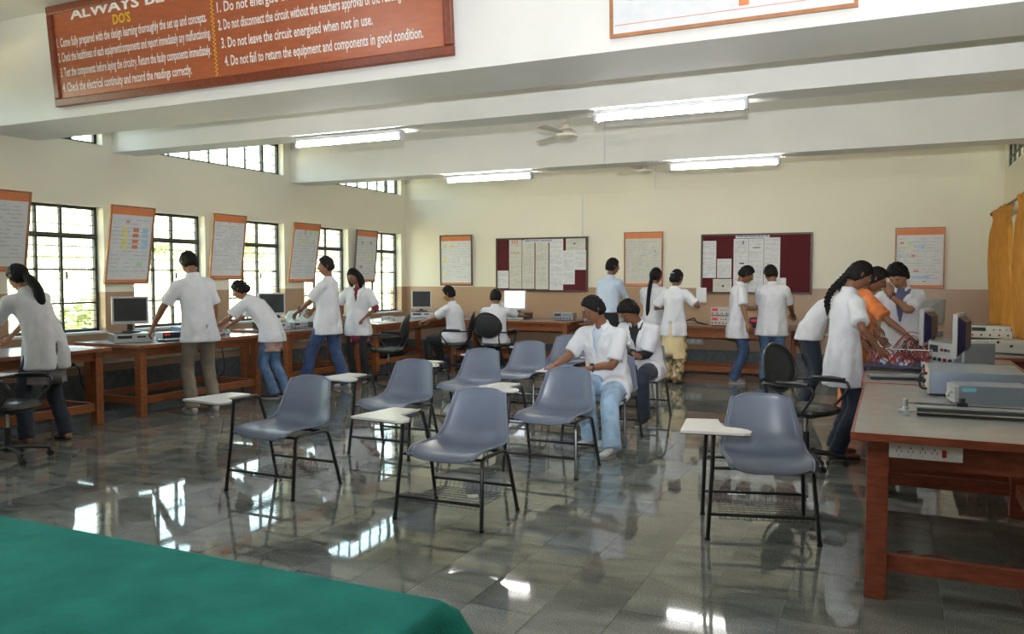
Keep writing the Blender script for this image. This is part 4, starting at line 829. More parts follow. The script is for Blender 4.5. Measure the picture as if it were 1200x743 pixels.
# curtains
t = thing('curtain_rod', 'dark curtain rod along the top of the right wall window', 'curtain rod', (1.24, 12.0, 2.37), 0)
q = MB(); q.tube([(0, -2.8, 0), (0, 1.05, 0)], .014, 10); q.build('rod', M['pframe_dark'], t, smooth=True); q = MB(); q.ball((0, 1.07, 0), .03, 10, 8); q.build('finial', M['pframe_dark'], t, smooth=True)
for y in (-2.7, .98): q = MB(); q.tube([(0, y, 0), (.16, y, 0)], .008, 6); q.build('bracket', M['pframe_dark'], t)
def curtain(label, y0, y1, sd):
    t = thing('curtain', label, 'curtain', (1.24, (y0 + y1) / 2, .86), 0, 'mustard curtains'); L = y1 - y0; n_ = 90; rs = []
    for k in range(26):
        z = 1.52 * k / 25; g_ = 1 - .25 * math.exp(-((z - 1.38) / .10) ** 2); row = []
        for j in range(n_):
            s_ = j / (n_ - 1); ph = s_ * 2 * PI * 6 + .5 * math.sin(z * 2 + sd); row.append((.05 * g_ * math.sin(ph) + .01 * math.sin(ph * 2.3 + z * 3) + .012 * math.sin(z * 4 + sd), (s_ - .5) * L * (g_ + .06 * math.sin(z * 2.2 + sd)), z))
        rs.append(row)
    q = MB(); vs = [p for r_ in rs for p in r_]; q.add(vs, [(i * n_ + j, i * n_ + j + 1, (i + 1) * n_ + j + 1, (i + 1) * n_ + j) for i in range(25) for j in range(n_ - 1)])
    o = q.build('drape', M['curtain'], t, smooth=2); md = o.modifiers.new('s', 'SOLIDIFY'); md.thickness = .004
curtain('mustard curtain nearest the back wall, hanging from the dark rod', 11.2, 12.8, 1)
curtain('mustard curtain at the right picture edge, nearer one of the pair', 9.3, 10.35, 2)
# ------------------------------------------------------------ people
def ik(a, target, l1, l2, pole):
    a, target = V(a), V(target); d = target - a; L = max(1e-6, d.length); u = d / L
    L2 = min(L, (l1 + l2) * .995); L2 = max(L2, abs(l1 - l2) + .02); end = a + u * L2
    x = (l1 * l1 - l2 * l2 + L2 * L2) / (2 * L2); h = math.sqrt(max(0, l1 * l1 - x * x))
    p = V(pole) - u * V(pole).dot(u); p = p.normalized() if p.length > 1e-6 else u.orthogonal().normalized()
    return a + u * x + p * h, end
def gs(x, s): return math.exp(-(x * x) / (2 * s * s))
def head_point(d, fem=False):
    x, y, z = d; px, py, pz = x * .074, y * .094, z * .116
    if z < 0: k = 1 - .30 * (-z) ** 1.5; px *= k
    if y < 0 and z < -.2: py *= 1 - .45 * min(1, (-.2 - z) / .6)
    if y > 0:
        py += .024 * gs(x, .10) * gs(z + .13, .10) + .012 * gs(x, .09) * gs(z - .05, .14)          # nose
        py -= .008 * (gs(abs(x) - .40, .13) * gs(z - .06, .09))                                  # sockets
        py += .004 * gs(z - .22, .07) * (1 - .3 * gs(x, .1))                                      # brow
        py += .006 * gs(x, .20) * gs(z + .42, .05) + .006 * gs(x, .19) * gs(z + .53, .05) - .003 * gs(x, .25) * gs(z + .475, .018)   # lips
        py += .007 * gs(x, .22) * gs(z + .80, .13) - .004 * gs(x, .3) * gs(z + .65, .07)             # chin
        px += .003 * (1 if x > 0 else -1) * gs(abs(x) - .6, .2) * gs(z + .1, .15)
        py = py * (1 - .10 * max(0, z - .35))
    return V((px, py, pz))
def head_mesh(mb, X, n=44, m=34, fn=None, mi=None):
    rs = []
    for i in range(1, m):
        t = PI * i / m; ring = []
        for j in range(n):
            a = 2 * PI * j / n; d = V((math.sin(t) * math.cos(a), math.sin(t) * math.sin(a), -math.cos(t)))
            p = head_point(d); p = fn(d, p) if fn else p; ring.append(X @ p)
        rs.append(ring)
    mb.rings(rs, True, mi)
def hand_mesh(mb, wrist, fd, nrm, side, s, curl=.5, spread=1.0, thumb=.6, pinch=False):
    """palm with four unequal fingers and a thumb; fd = direction of the palm, nrm = out of the back of the hand"""
    fd = V(fd).normalized(); nrm = (V(nrm) - fd * V(nrm).dot(fd)).normalized(); ac = fd.cross(nrm).normalized() * side   # thumb side
    P = lambda a, b, c: V(wrist) + (fd * a + ac * b + nrm * c) * s
    secs = [(P(-.02, 0, 0), ac * .026 * s, nrm * .021 * s), (P(.01, 0, 0), ac * .028 * s, nrm * .018 * s), (P(.045, .0, 0), ac * .040 * s, nrm * .016 * s), (P(.08, -.001, 0), ac * .041 * s, nrm * .0135 * s), (P(.094, -.001, 0), ac * .037 * s, nrm * .010 * s)]
    mb.loft(secs, 14)
    for k, (off, L) in enumerate(((.031, .072), (.011, .080), (-.010, .074), (-.030, .058))):
        c_ = curl * (1 + .12 * k) * (.75 if pinch and k == 0 else 1); p = P(.086, off, 0); d = (fd + ac * (off * 3.2 * spread)).normalized(); pts = [p]; ang = 0
        for q_, (f, b) in enumerate(((.44, .55), (.31, .95), (.25, .6))):
            ang += c_ * b; dd = d * math.cos(ang) - nrm * math.sin(ang); pts.append(pts[-1] + dd * L * f * s)
        mb.tube(pts, [.0095 * s, .0088 * s, .0080 * s, .0062 * s], 7, 2)
    p0 = P(.018, .028, -.004); p1 = P(.045, .052, -.010 - .012 * thumb); p2 = P(.068, .060 - .012 * thumb, -.016 - .022 * thumb); p3 = P(.088, .058 - .024 * thumb, -.018 - .032 * thumb)
    mb.tube([p0, p1, p2, p3], [.014 * s, .0115 * s, .0098 * s, .0072 * s], 7, 2)
NP = [0]
def person(label, pos, facing, H=1.65, lean=0, side=0, twist=0, head=(0, 0, 0), hands=(None, None), poles=(None, None), feet=None, seat=None, knees=None,
           skin='skin', coat='white_coat', sleeve='short', under=None, under_len=0, trousers='jeans', shoe='shoe', hair='short', hem=-.20, V_=None, kurta=None, extra=None,
           curl=(.5, .5), palm=(None, None), build=1.07, cuff=1.0, glasses=False, watch=None, group='students in white coats', hpts=None, vent=False, pitchn=None, spine=None, sandals=False, cat='person', flare=1.0, lap=False):
    """local frame: +y forward, +x right. hands / feet / head targets in world coordinates"""
    s = H / 1.75; fem = hair not in ('short', 'mop')
    root = thing('person', label, cat, (pos[0], pos[1], 0), facing - 90, group)
    Rz = Matrix.Rotation(R(facing - 90), 3, 'Z'); Ri = Rz.transposed(); O = V((pos[0], pos[1], 0))
    L_ = lambda p: Ri @ (V(p) - O)
    pel = V((0, 0, .93 * s)) if seat is None else L_(seat)
    a1, a2, a3 = [R(x) for x in (spine or (lean * .7, lean, lean * 1.15))]
    def ud(a): return V((math.sin(R(side)), math.sin(a) * math.cos(R(side)), math.cos(a) * math.cos(R(side)))).normalized()
    u1, u2, u3 = ud(a1), ud(a2), ud(a3)
    Pw = pel + u1 * .19 * s; Pc = Pw + u2 * .20 * s; N = Pc + u3 * .155 * s
    tw = Matrix.Rotation(R(twist), 3, 'Z'); ax0 = V((1, 0, 0)); ax1 = (tw @ V((1, 0, 0))); axm = (ax0 + ax1).normalized()
    axh = (ax1 - u3 * ax1.dot(u3)).normalized(); fw3 = u3.cross(axh).normalized()   # chest forward
    fwd = lambda ax, u: u.cross((ax - u * ax.dot(u)).normalized()).normalized()
    bw = (.92 if fem else 1.0) * build
    # head
    hy, hp, hr = [R(x) for x in head]
    HR = Matrix.Rotation(R(twist) + hy, 3, 'Z') @ Matrix.Rotation(-hp, 3, 'X') @ Matrix.Rotation(hr, 3, 'Y')
    nk = (u3 * .75 + HR @ V((0, 0, .25))).normalized()
    hc = N + nk * .060 * s + HR @ V((0, .022, .098)) * s
    hs = 1.04 * (H / 1.75) ** .4
    X = Matrix.Translation(hc) @ (HR.to_4x4()) @ Matrix.Scale(hs, 4)
    # shoulders and arms
    sh = [N - u3 * .075 * s + axh * .168 * bw * s * k + fw3 * .0 for k in (-1, 1)]
    ua, fa = .285 * s, .245 * s; arms = []
    for i, k in enumerate((-1, 1)):
        T = L_(hands[i]) if hands[i] is not None else sh[i] + V((k * .07, .04, -.505)) * s
        pole = poles[i] or (k * .35, -1, -.5); el, wr = ik(sh[i], T, ua, fa, pole)
        if hands[i] is not None: sh[i] = sh[i] + (T - sh[i]).normalized() * .02
        arms.append((sh[i], el, wr))
    # legs
    hip = [pel + V((k * .083 * bw * s, 0, -.02 * s)) for k in (-1, 1)]
    ft = [L_(f) for f in feet] if feet else [V((-.10 * s, .02, 0)), V((.10 * s, -.03, 0))]
    legs = []
    for i in (0, 1):
        an = V((ft[i].x, ft[i].y - .04 * s, ft[i].z + .085 * s)); pole = V(((-.1, .1)[i], 1, .1)) if knees is None else Ri @ V(knees[i])
        kn, ae = ik(hip[i], an, .44 * s, .425 * s, pole); legs.append((hip[i], kn, ae))
    # ---- body surface
    mb = MB(); fw0 = V((0, 1, 0))
    secs = lambda lst: [(c, (a - V((0, 0, 0))) * rx * s, f * ry * s) for c, a, f, rx, ry in lst]
    mb.loft(secs([(pel - u1 * .08 * s, ax0, fw0, .10, .075), (pel, ax0, fw0, .13, .09), (Pw, axm, fwd(axm, u2), .125, .09), (Pc, ax1, fwd(ax1, u3), .145, .10), (N - u3 * .08 * s, axh, fw3, .135, .07), (N - u3 * .02 * s, axh, fw3, .07, .06)]), 16)
    mb.tube([N - u3 * .05 * s, N + nk * .05 * s, hc - HR @ V((0, .012, .055)) * s], [.062 * s * (.88 if fem else 1), .050 * s * (.88 if fem else 1), .052 * s * (.88 if fem else 1)], 14, 3)
    for i in (0, 1):
        a, e, w_ = arms[i]; g_ = .88 if fem else 1
        mb.tube([N - u3 * .05 * s, a, e, e + (w_ - e) * .35, w_], [.04 * s, .043 * s * g_, .040 * s * g_, .038 * s * g_, .025 * s * g_], 12, 3)
        h_, kn, an = legs[i]
        mb.tube([h_, h_ + (kn - h_) * .4, kn, kn + (an - kn) * .35, an], [.068 * s, .064 * s, .045 * s, .044 * s, .032 * s], 12, 3)
        mb.tube([an, an + V((0, .03, -.04)) * s, an + V((0, .12, -.062)) * s], [.036 * s, .036 * s, .020 * s], 10, 2)
    B = remesh(mb, .013, 2)
    n0 = len(B.v); head_mesh(B, X)
    for k in (-1, 1):   # ears
        B.tube([X @ V((k * .070, -.006, -.022)), X @ V((k * .079, -.012, .0)), X @ V((k * .080, -.016, .018)), X @ V((k * .072, -.002, .026))], [.006, .010, .011, .005], 8, 3)
    for i, k in enumerate((-1, 1)):
        a, e, w_ = arms[i]; fd = (w_ - e).normalized()
        if palm[i]:
            fd = (Ri @ V(palm[i][0])).normalized(); nr = Ri @ V(palm[i][1])
        else: nr = V((k, .1, .2)) if abs(fd.z) > .6 else V((0, 0, 1))
        # the thumb side: right hand palm down -> thumb points left
        fdn = V(fd).normalized(); nn = (V(nr) - fdn * V(nr).dot(fdn)).normalized(); sd = 1 if k < 0 else -1
        hand_mesh(B, w_, fd, nr, sd, s * (.90 if fem else 1), curl[i], pinch=bool(watch == 'w'))
    bo = B.build('body', M[skin], root, smooth=2)
    for k in (-1, 1):
        q = MB(); q.ball(X @ V((k * .031, .0785, .006)), .0105 * hs, 10, 8); q.ball(X @ V((k * .031, .0850, .004)), .0058 * hs, 8, 6, mi=1); q.build('eye', [M['eye'], M['iris']], bo, smooth=True)
        q = MB(); q.tube([X @ V((k * .014, .0975, .026)), X @ V((k * .030, .0935, .031)), X @ V((k * .047, .079, .026))], [.0022, .0032, .0016], 6, 3); q.build('eyebrow', M['hair'], bo, smooth=True)
        if True: q = MB(); q.tube([X @ V((k * .020, .0895, .012)), X @ V((k * .031, .0918, .0165)), X @ V((k * .043, .083, .012))], [.0020, .0046, .0020], 6, 3); q.build('eyelid', M[skin], bo, smooth=True)
    q = MB(); q.tube([X @ V((-.021, .0895, -.055)), X @ V((-.006, .1005, -.0525)), X @ V((.006, .1005, -.0525)), X @ V((.021, .0895, -.055))], [.0015, .0034, .0034, .0015], 6, 3); q.tube([X @ V((-.018, .0895, -.0575)), X @ V((0, .100, -.0615)), X @ V((.018, .0895, -.0575))], [.0015, .0045, .0015], 6, 3)
    q.build('lips', M['lips'], bo, smooth=True)
    # ---- hair
    fr_ = {'short': .56, 'mop': .44}.get(hair, .52)
    def hf(d, p):
        x, y, z = d; ang = y  # forwardness
        line = -.52 if y < -.15 else (-.52 + (y + .15) / .45 * .55 if y < .3 else .03 + (y - .3) / .5 * (fr_ - .03) if y < .8 else fr_)
        if hair in ('short', 'mop') and -.1 < y < .35: line = max(line, -.18)
        if fem and y < .2: line = min(line, -.30 if y > -.2 else -.62)
        m_ = max(0, min(1, (z - line) / .14)); nz = noise.noise(V((x, y, z)) * 6 + V((H * 9, 0, 0))); line += .10 * noise.noise(V((x * 14 + H * 5, y * 3, 0)))
        nz2 = noise.noise(V((x, y, z)) * 15 + V((0, H * 9, 0))); th = (.022 if hair == 'mop' else .015 if hair == 'short' else .013) * (1 + .5 * nz + .28 * nz2 + .22 * noise.noise(V((x * 34, y * 34, z * 20)))) + (.010 * max(0, z)) * (1 if hair in ('short', 'mop') else .4)
        if hair == 'mop' and y > .5: th += .010 * (1 + nz)
        nn = V((x, y, z)).normalized(); k = m_ * th - (1 - m_) * .010
        return p * (1 + 0) + nn * k if m_ > 0 else p * .88
    q = MB(); head_mesh(q, X, 60, 46, hf)
    if hair in ('braid', 'plait', 'ponytail') and hpts:
        pts = [V(p) for p in hpts]; pts = [hc + HR @ (V(pts[0]) * s)] + [N + p * s for p in pts[1:]]   # first relative to head, rest relative to the neck base
        n_ = len(pts)
        if hair == 'ponytail': q.tube(pts, [.035 * s] + [.048 * s] * (n_ - 2) + [.012 * s], 12, 5)
        elif hair == 'plait': q.tube(pts, [.034 * s] + [.030 * s + .004 * (i % 2) for i in range(n_ - 2)] + [.012 * s], 12, 5)
        else:
            D_ = MB(); D_.tube(pts, 1, 4, 6); cen = [sum((V(D_.v[i * 4 + j]) for j in range(4)), V()) / 4 for i in range(len(D_.v) // 4)]
            tot = sum((b - a).length for a, b in zip(cen, cen[1:])); acc = 0
            for st in range(3):
                P_ = []; acc = 0
                for i, c in enumerate(cen):
                    if i: acc += (c - cen[i - 1]).length
                    ph = acc / .052 * PI + st * 2 * PI / 3; t_ = (cen[min(i + 1, len(cen) - 1)] - cen[max(i - 1, 0)]).normalized(); sx = t_.orthogonal().normalized(); sy = t_.cross(sx)
                    P_.append(c + (sx * math.cos(ph) * .020 + sy * math.sin(2 * ph) * .010) * s)
                q.tube(P_, [.021 * s * (1 - .55 * i / len(P_)) for i in range(len(P_))], 8)
            q.tube([cen[-1], cen[-1] + V((0, 0, -.07)) * s], [.022 * s, .004], 8)
    if hair == 'bun': q.ball(hc + HR @ V((0, -.098, -.03)) * s, (.055 * s, .045 * s, .06 * s), 14, 10); q.ball(hc + HR @ V((0, -.06, .035)) * s, (.075 * s, .06 * s, .07 * s), 14, 10)
    if hair == 'bob':
        for k in (-1, 1):
            q.tube([hc + HR @ V((k * .062, .02, .07)) * s, hc + HR @ V((k * .088, .012, .0)) * s, hc + HR @ V((k * .092, .015, -.08)) * s, hc + HR @ V((k * .075, .02, -.15)) * s, hc + HR @ V((k * .06, .03, -.185)) * s], [.03 * s, .036 * s, .038 * s, .034 * s, .012 * s], 12, 3)
            q.tube([hc + HR @ V((k * .04, -.06, .03)) * s, hc + HR @ V((k * .05, -.075, -.06)) * s, hc + HR @ V((k * .05, -.06, -.16)) * s], [.04 * s, .045 * s, .03 * s], 12, 3)
    ho = q.build('hair', M['hair'], root, smooth=2)
    if hair == 'bun': q = MB(); q.tube([hc + HR @ V((-.035, -.118, .055)) * s, hc + HR @ V((0, -.130, .062)) * s, hc + HR @ V((.035, -.118, .055)) * s], [.006, .009, .006], 6, 3); q.build('hair_clip', M['p_blue'], ho, smooth=True)
    if glasses:
        q = MB()
        for k in (-1, 1):
            q.tube([X @ V((k * .031 + .021 * math.cos(a), .1005 - .010 * abs(math.cos(a)) * (1 if k * math.cos(a) > 0 else 0), .006 + .015 * math.sin(a))) for a in (2 * PI * j / 16 for j in range(17))], .0016, 5)
            q.tube([X @ V((k * .052, .091, .010)), X @ V((k * .074, .04, .012)), X @ V((k * .080, -.01, .010))], .0016, 5)
        q.tube([X @ V((-.010, .104, .008)), X @ V((0, .107, .011)), X @ V((.010, .104, .008))], .0016, 5)
        q.build('eyeglasses', M['black'], root, smooth=True)
    # ---- trousers, kurta, shoes
    if trousers:
        mb = MB(); mb.loft(secs([(pel - V((0, 0, .10)) * s, ax0, fw0, .13 * bw, .10), (pel, ax0, fw0, .168 * bw, .122), (pel + u1 * .10 * s, ax0, fw0, .150 * bw, .11)]), 16)
        for i in (0, 1):
            h_, kn, an = legs[i]; d = (an - kn)
            mb.tube([h_, h_ + (kn - h_) * .45, kn, kn + d * .5, an + V((0, -.005, -.035)) * s], [.092 * s * bw, .088 * s * bw * flare, .073 * s * cuff * flare, .070 * s * cuff * flare, .073 * s * cuff * flare], 14, 3)
        Q = remesh(mb, .015, 2)
        for j, v in enumerate(Q.v):
            v = V(v); c = V((0, 0, 0)); nz = noise.noise(V((v.x * 9, v.y * 9, v.z * 22 + H * 7))) * .009 + noise.noise(v * 30) * .003
            r_ = V((v.x - (.09 if v.x > 0 else -.09), v.y, 0)); Q.v[j] = tuple(v + (r_.normalized() * nz if r_.length > .02 else V()))
        Q.build('trousers', M[trousers], root, smooth=2)
    if kurta:
        km, kl, kw = kurta; q = MB(); rs_ = []
        hemz = .93 * s - kl
        ss = [(pel + V((0, .0, z)), ax0, rx * bw, ry * bw) for z, rx, ry in ((.04 * s, .150, .11), (-.05 * s, .178 * kw, .130 * kw), (hem * s, .184 * kw, .138 * kw), (min(-kl * .75, hem * s - .02), .184 * kw, .142 * kw), (-kl, .186 * kw, .146 * kw), (-kl + .01, .19 * kw, .145 * kw))]
        q.loft([(c, a * rx * s, V((0, 1, 0)) * ry * s) for c, a, rx, ry in ss], 36, fn=lambda i, j: 1 + (.035 * math.sin(j * PI / 3 * 1.0) if i > 2 else 0)); q.build('kurta', M[km], root, smooth=2)
    for i in (0, 1):
        h_, kn, an = legs[i]; b = V((an.x, an.y, an.z - .085 * s)); q = MB(); so = MB()
        tw_ = R((6, -6)[i]); rr_ = Matrix.Rotation(tw_, 3, 'Z')
        T_ = lambda x, y, z: b + rr_ @ V((x, y, z)) * s
        zt = [( -.055, .030, .03, .050), (-.035, .036, .045, .075), (0, .037, .05, .085), (.05, .040, .036, .060), (.11, .045, .026, .042), (.16, .040, .022, .032), (.19, .022, .018, .022)]
        q.loft([(T_(0, y, .012 + h2 * .5), rr_ @ V((1, 0, 0)) * w2 * s, V((0, 0, 1)) * (h2 * .5 + .004) * s) for y, w2, h3, h2 in zt], 14)
        so.rings([[T_(math.cos(a) * .043, .065 + math.sin(a) * .132, z) for a in (2 * PI * j / 18 for j in range(18))] for z in (0.001, .016)])
        if sandals:
            o = q.build('foot', M[skin], root, smooth=2); so.build('sandal_sole', M['shoe_dark'], o); z = MB(); z.tube([T_(-.044, .09, .015), T_(0, .10, .062), T_(.044, .09, .015)], [.012, .014, .012], 8, 4); z.build('sandal_strap', M[shoe], o, smooth=True)
        else: o = q.build('shoe', M[shoe], root, smooth=2); so.build('sole', M['sole'], o)
    # ---- undersleeves
    if under and under_len:
        for i in (0, 1):
            a, e, w_ = arms[i]; q = MB(); t1 = e + (w_ - e) * under_len
            q.tube([a, a + (e - a) * .5, e, t1], [.055 * s, .056 * s, .052 * s, .043 * s if under_len > .5 else .05 * s], 14, 4)
            q.build('shirt_sleeve', M[under], root, smooth=2)
    # ---- coat
    if coat:
        mb = MB(); k_ = 1.0
        L = [(N + u3 * .016 * s, axh, fw3, .066, .066), (N - u3 * .02 * s, axh, fw3, .10, .08), (N - u3 * .055 * s, axh, fw3, .160 * bw, .10), (N - u3 * .115 * s, axh, fw3, .178 * bw, .118), (Pc, ax1, fwd(ax1, u2), .182 * bw, .130 * build), (Pw, axm, fwd(axm, u2), .176 * bw, .130 * build), (pel + u1 * .06 * s, ax0, fwd(ax0, u1), .188 * bw, .142 * build)]
        if seat is None:
            for zz, rx, ry in (((-.04, .198, .150), (hem * .6, .206, .158), (hem, .212, .163)) if hem < -.07 else ((hem - .03, .19, .145),)):
                L.append((pel + V((0, 0, zz * s)), ax0, V((0, 1, 0)), rx * bw * 1.04, ry * build * 1.03))
        else: L += [(pel - V((0, .01, .06)) * s, ax0, V((0, 1, 0)), .20 * bw, .155 * build), (pel - V((0, .01, .10)) * s, ax0, V((0, 1, 0)), .19 * bw, .14 * build)]
        L.reverse(); mb.loft(secs(L), 28)
        if seat is not None:
            for i in (0, 1):
                h_, kn, an = legs[i]; mb.tube([h_, h_ + (kn - h_) * (.42 if not lap else .46)], [.112 * s * max(1, bw * 1.06), .110 * s * max(1, bw * 1.06)], 14, 2)
        for i in (0, 1):
            a, e, w_ = arms[i]; d = e - a
            mb.tube([N - u3 * .055 * s, a + u3 * .002], [.058 * s, .070 * s * (bw if bw < 1 else 1)], 14, 2)
            mb.ball(a, .071 * s * min(1, bw), 14, 10)
            if sleeve == 'short': mb.tube([a, a + d * .45, a + d * .88], [.074 * s, .074 * s, .080 * s], 16, 3)
            elif sleeve == 'long': mb.tube([a, a + d * .5, e, e + (w_ - e) * .5, e + (w_ - e) * .97], [.064 * s, .060 * s, .054 * s, .046 * s, .038 * s], 16, 3)
        big = 'glasses' in label or 'braided' in label
        Q = remesh(mb, .013 if big else .015, 3)
        sd_ = H * 13
        vv = []
        for v in Q.v:
            v = V(v); r_ = v - pel; rad = V((r_.x, r_.y, 0)); below = max(0, min(1, (pel.z + .10 * s - v.z) / .15)) if seat is None and hem < 0 else 0
            th = math.atan2(r_.y, r_.x); fold = .010 * math.sin(th * 7 + 1.5 * noise.noise(V((v.z * 3, sd_, 0))) + sd_) * below
            nz = noise.noise(V((v.x * 6, v.y * 6, v.z * 3.5 + sd_))) * .018 + noise.noise(V((v.x * 15 + sd_, v.y * 15, v.z * 10))) * .011
            dirn = rad.normalized() if rad.length > .03 else V((0, 0, 0)); vv.append(v + dirn * (fold + nz))
        if vent and seat is None:   # slit at the back of the skirt
            for j, v in enumerate(vv):
                if v.y < -.05 and v.z < pel.z + .02 * s:
                    wv = .016 + (pel.z + .02 * s - v.z) * .16; x_ = abs(v.x - vent * .03)
                    if x_ < wv: vv[j] = v + V((0, .05 * (1 - x_ / wv), 0))
        Q.v = [tuple(v) for v in vv]
        if V_:
            w0, dep = V_; ins = {}; push = {}
            for j, v in enumerate(vv):
                r_ = v - N; f = r_.dot(fw3); x_ = abs(r_.dot(axh)); z_ = -r_.dot(u3)
                if f > .015 and -.03 < z_ / s < dep + .05:
                    e_ = (w0 * (1 - max(0, z_ / s) / dep)) - x_ / s
                    if e_ > -.03: ins[j] = 1
                    t_ = max(0, min(1, (e_ + .008) / .02)); push[j] = t_ * t_ * (3 - 2 * t_) * .032
            sf = [f for f in Q.f if all(i in ins for i in f)]; Q2 = MB(); idx = {}
            for f in sf:
                for i in f:
                    if i not in idx: idx[i] = len(Q2.v); r_ = vv[i]; Q2.v.append(tuple(vv[i] - fw3 * .014))
                Q2.f.append(tuple(idx[i] for i in f)); Q2.m.append(0)
            for j, d_ in push.items(): Q.v[j] = tuple(vv[j] - fw3 * d_)
            if Q2.f: Q2.build('shirt_front', M[under or 'blue_shirt'], root, smooth=2)
        co = Q.build('coat' if coat == 'white_coat' else 'shirt', M[coat], root, smooth=2)
        bvh = BVHTree.FromPolygons([V(v) for v in Q.v], Q.f)
        def snap(p, off=.006):
            hit = bvh.find_nearest(p); return (hit[0] + hit[1] * off) if hit[0] else p
        # collar
        q = MB(); rsn = []; cw = 0.55 if V_ else .12
        for zz, k2 in ((-.022, 1.18), (.0, 1.10), (.032, 1.0), (.034, .93), (.0, .95)):
            ring = []
            for j in range(26):
                a = -PI / 2 + cw + 0 + (2 * PI - 2 * cw) * j / 25 + PI if False else PI / 2 + cw + (2 * PI - 2 * cw) * j / 25
                drop = .020 * max(0, math.sin(a)) if True else 0
                ring.append(N + (axh * math.cos(a) * .066 * k2 + fw3 * math.sin(a) * .064 * k2 + u3 * (zz - drop)) * s * (1.06 if not fem else .98))
            rsn.append(ring)
        vs = [p for r_ in rsn for p in r_]; n_ = 26; q.add(vs, [(i * n_ + j, i * n_ + j + 1, (i + 1) * n_ + j + 1, (i + 1) * n_ + j) for i in range(4) for j in range(n_ - 1)]); o = q.build('collar', M[coat], root, smooth=2); md = o.modifiers.new('s', 'SOLIDIFY'); md.thickness = .004
        if V_:
            for k in (-1, 1):
                P_ = [snap(N + (axh * k * (w0 * (1 - z / dep) + .010) + fw3 * .14 - u3 * z) * s, .004) for z in [dep * t / 7 for t in range(8)]]
                q = MB(); q.tube(P_, [.022 * s, .028 * s, .030 * s, .028 * s, .023 * s, .017 * s, .010 * s, .005 * s], 8, 2, flat=(fw3, .28)); q.build('lapel', M[coat], root, smooth=2)
        if V_ or coat != 'white_coat':
            for z in (.30, .38, .46): q = MB(); q.ball(snap(N + fw3 * .16 * s - u3 * z * s, .002), .007, 8, 5); q.build('button', M['trunk'], co)
    if watch is not None and watch != 'w':
        a, e, w_ = arms[watch]; c = w_ + (e - w_).normalized() * .03; d = (e - w_).normalized(); o1 = d.orthogonal().normalized(); o2 = d.cross(o1)
        q = MB(); q.tube([c + (o1 * math.cos(t_) + o2 * math.sin(t_)) * .030 * s for t_ in (2 * PI * j / 14 for j in range(15))], .007, 6, flat=(d, .6)); up_ = V((0, 0, 1)) - d * d.z; up_ = up_.normalized() if up_.length > .1 else o1; q.tube([c + up_ * .028 * s, c + up_ * .038 * s], .018, 12); q.build('wristwatch', M['black'], root, smooth=True)
    return root, dict(N=N, hc=hc, arms=arms, HR=HR, s=s, Rz=Rz, O=O)

PEOPLE = []
def pp(*a, **k): PEOPLE.append(person(*a, **k)[1])
# left side
pp('ponytailed woman in white coat bending over the leftmost table', (-7.0, 4.93), 178, H=1.68, lean=26, side=-4, head=(6, 22, 0), hands=((-7.50, 4.60, .93), (-7.52, 4.93, .92)), hair='ponytail', hpts=[(0, -.085, .0), (0, -.10, .10), (.02, -.16, .02), (.02, -.19, -.09), (.01, -.18, -.16)], trousers='dark_jeans', kurta=('grey_cloth', .36, 1.0), shoe='grey_cloth', sandals=True, hem=-.24, vent=1, feet=((-7.06, 4.74, 0), (-6.95, 5.05, 0)), skin='skin2', under='black_cloth', under_len=.05)
pp('man in khaki trousers and white coat seen from behind at the second table', (-6.97, 6.74), 158, H=1.80, lean=6, side=-5, head=(4, 26, 0), hands=((-7.38, 6.42, .90), (-7.02, 7.02, .86)), poles=((-1, -.6, .2), (1, -.5, 0)), hair='short', trousers='khaki', shoe='shoe_white', vent=1, hem=-.17, feet=((-7.0, 6.62, 0), (-6.93, 6.88, 0)), build=.95)
pp('girl in blue jeans and white coat leaning far over the second table', (-7.0, 7.93), 196, H=1.60, lean=42, side=0, head=(0, 30, 0), hands=((-7.55, 7.45, .84), (-7.62, 7.75, .84)), hair='bun', trousers='mid_jeans', kurta=('print_cloth', .27, .98), shoe='shoe_dark', hem=-.17, feet=((-6.95, 7.86, 0), (-6.90, 8.04, 0)))
pp('boy in blue jeans reaching left to the table, looking back over his arm', (-6.90, 8.92), 188, H=1.76, lean=-3, side=-2, twist=8, head=(22, 5, 0), hands=((-7.30, 8.72, .98), (-7.36, 9.1, .98)), poles=((-.3, -.6, -1), (.3, -.6, -1)), hair='short', trousers='jeans', shoe='shoe_white', hem=-.20, feet=((-7.18, 8.72, .0), (-6.72, 9.02, 0)), cuff=1.15, knees=((-1, -.2, .1), (-1, 0, .1)), watch=0, flare=1.05)
pp('woman in maroon sleeves and black leggings, hand in coat pocket', (-6.98, 9.72), 290, H=1.63, head=(-24, 24, 8), hands=(( -6.80, 9.64, .93), (-7.22, 9.66, .90)), poles=((-1, -.8, 0), (1, -.8, 0)), hair='bob', trousers='black_cloth', kurta=('maroon_cloth', .30, 1.02), under='maroon_cloth', under_len=.25, shoe='shoe_dark', V_=(.07, .26), hem=-.22, flare=.82)
# seated at the left and back tables
pp('boy in dark trousers seated sideways on an office chair, facing left', (P6L[0], P6L[1]), 183, H=1.70, seat=(P6L[0] + .02, P6L[1], .56), lean=9, head=(4, 14, 0), hands=((-6.78, 11.25, .80), (-6.80, 11.50, .80)), feet=((-6.72, 11.2, .0), (-6.62, 11.45, 0)), hair='short', trousers='black_cloth', shoe='shoe_dark', skin='skin2')
pp('boy in white coat typing at the lit monitor, seen from behind', (P7L[0], P7L[1]), 108, H=1.66, seat=(P7L[0], P7L[1], .53), lean=10, head=(4, 16, 0), hands=((-5.85, 11.85, .80), (-5.30, 12.36, .81)), feet=((-5.75, 11.98, 0), (-5.45, 11.95, 0)), hair='short', trousers='black_cloth', shoe='shoe_dark', vent=1)
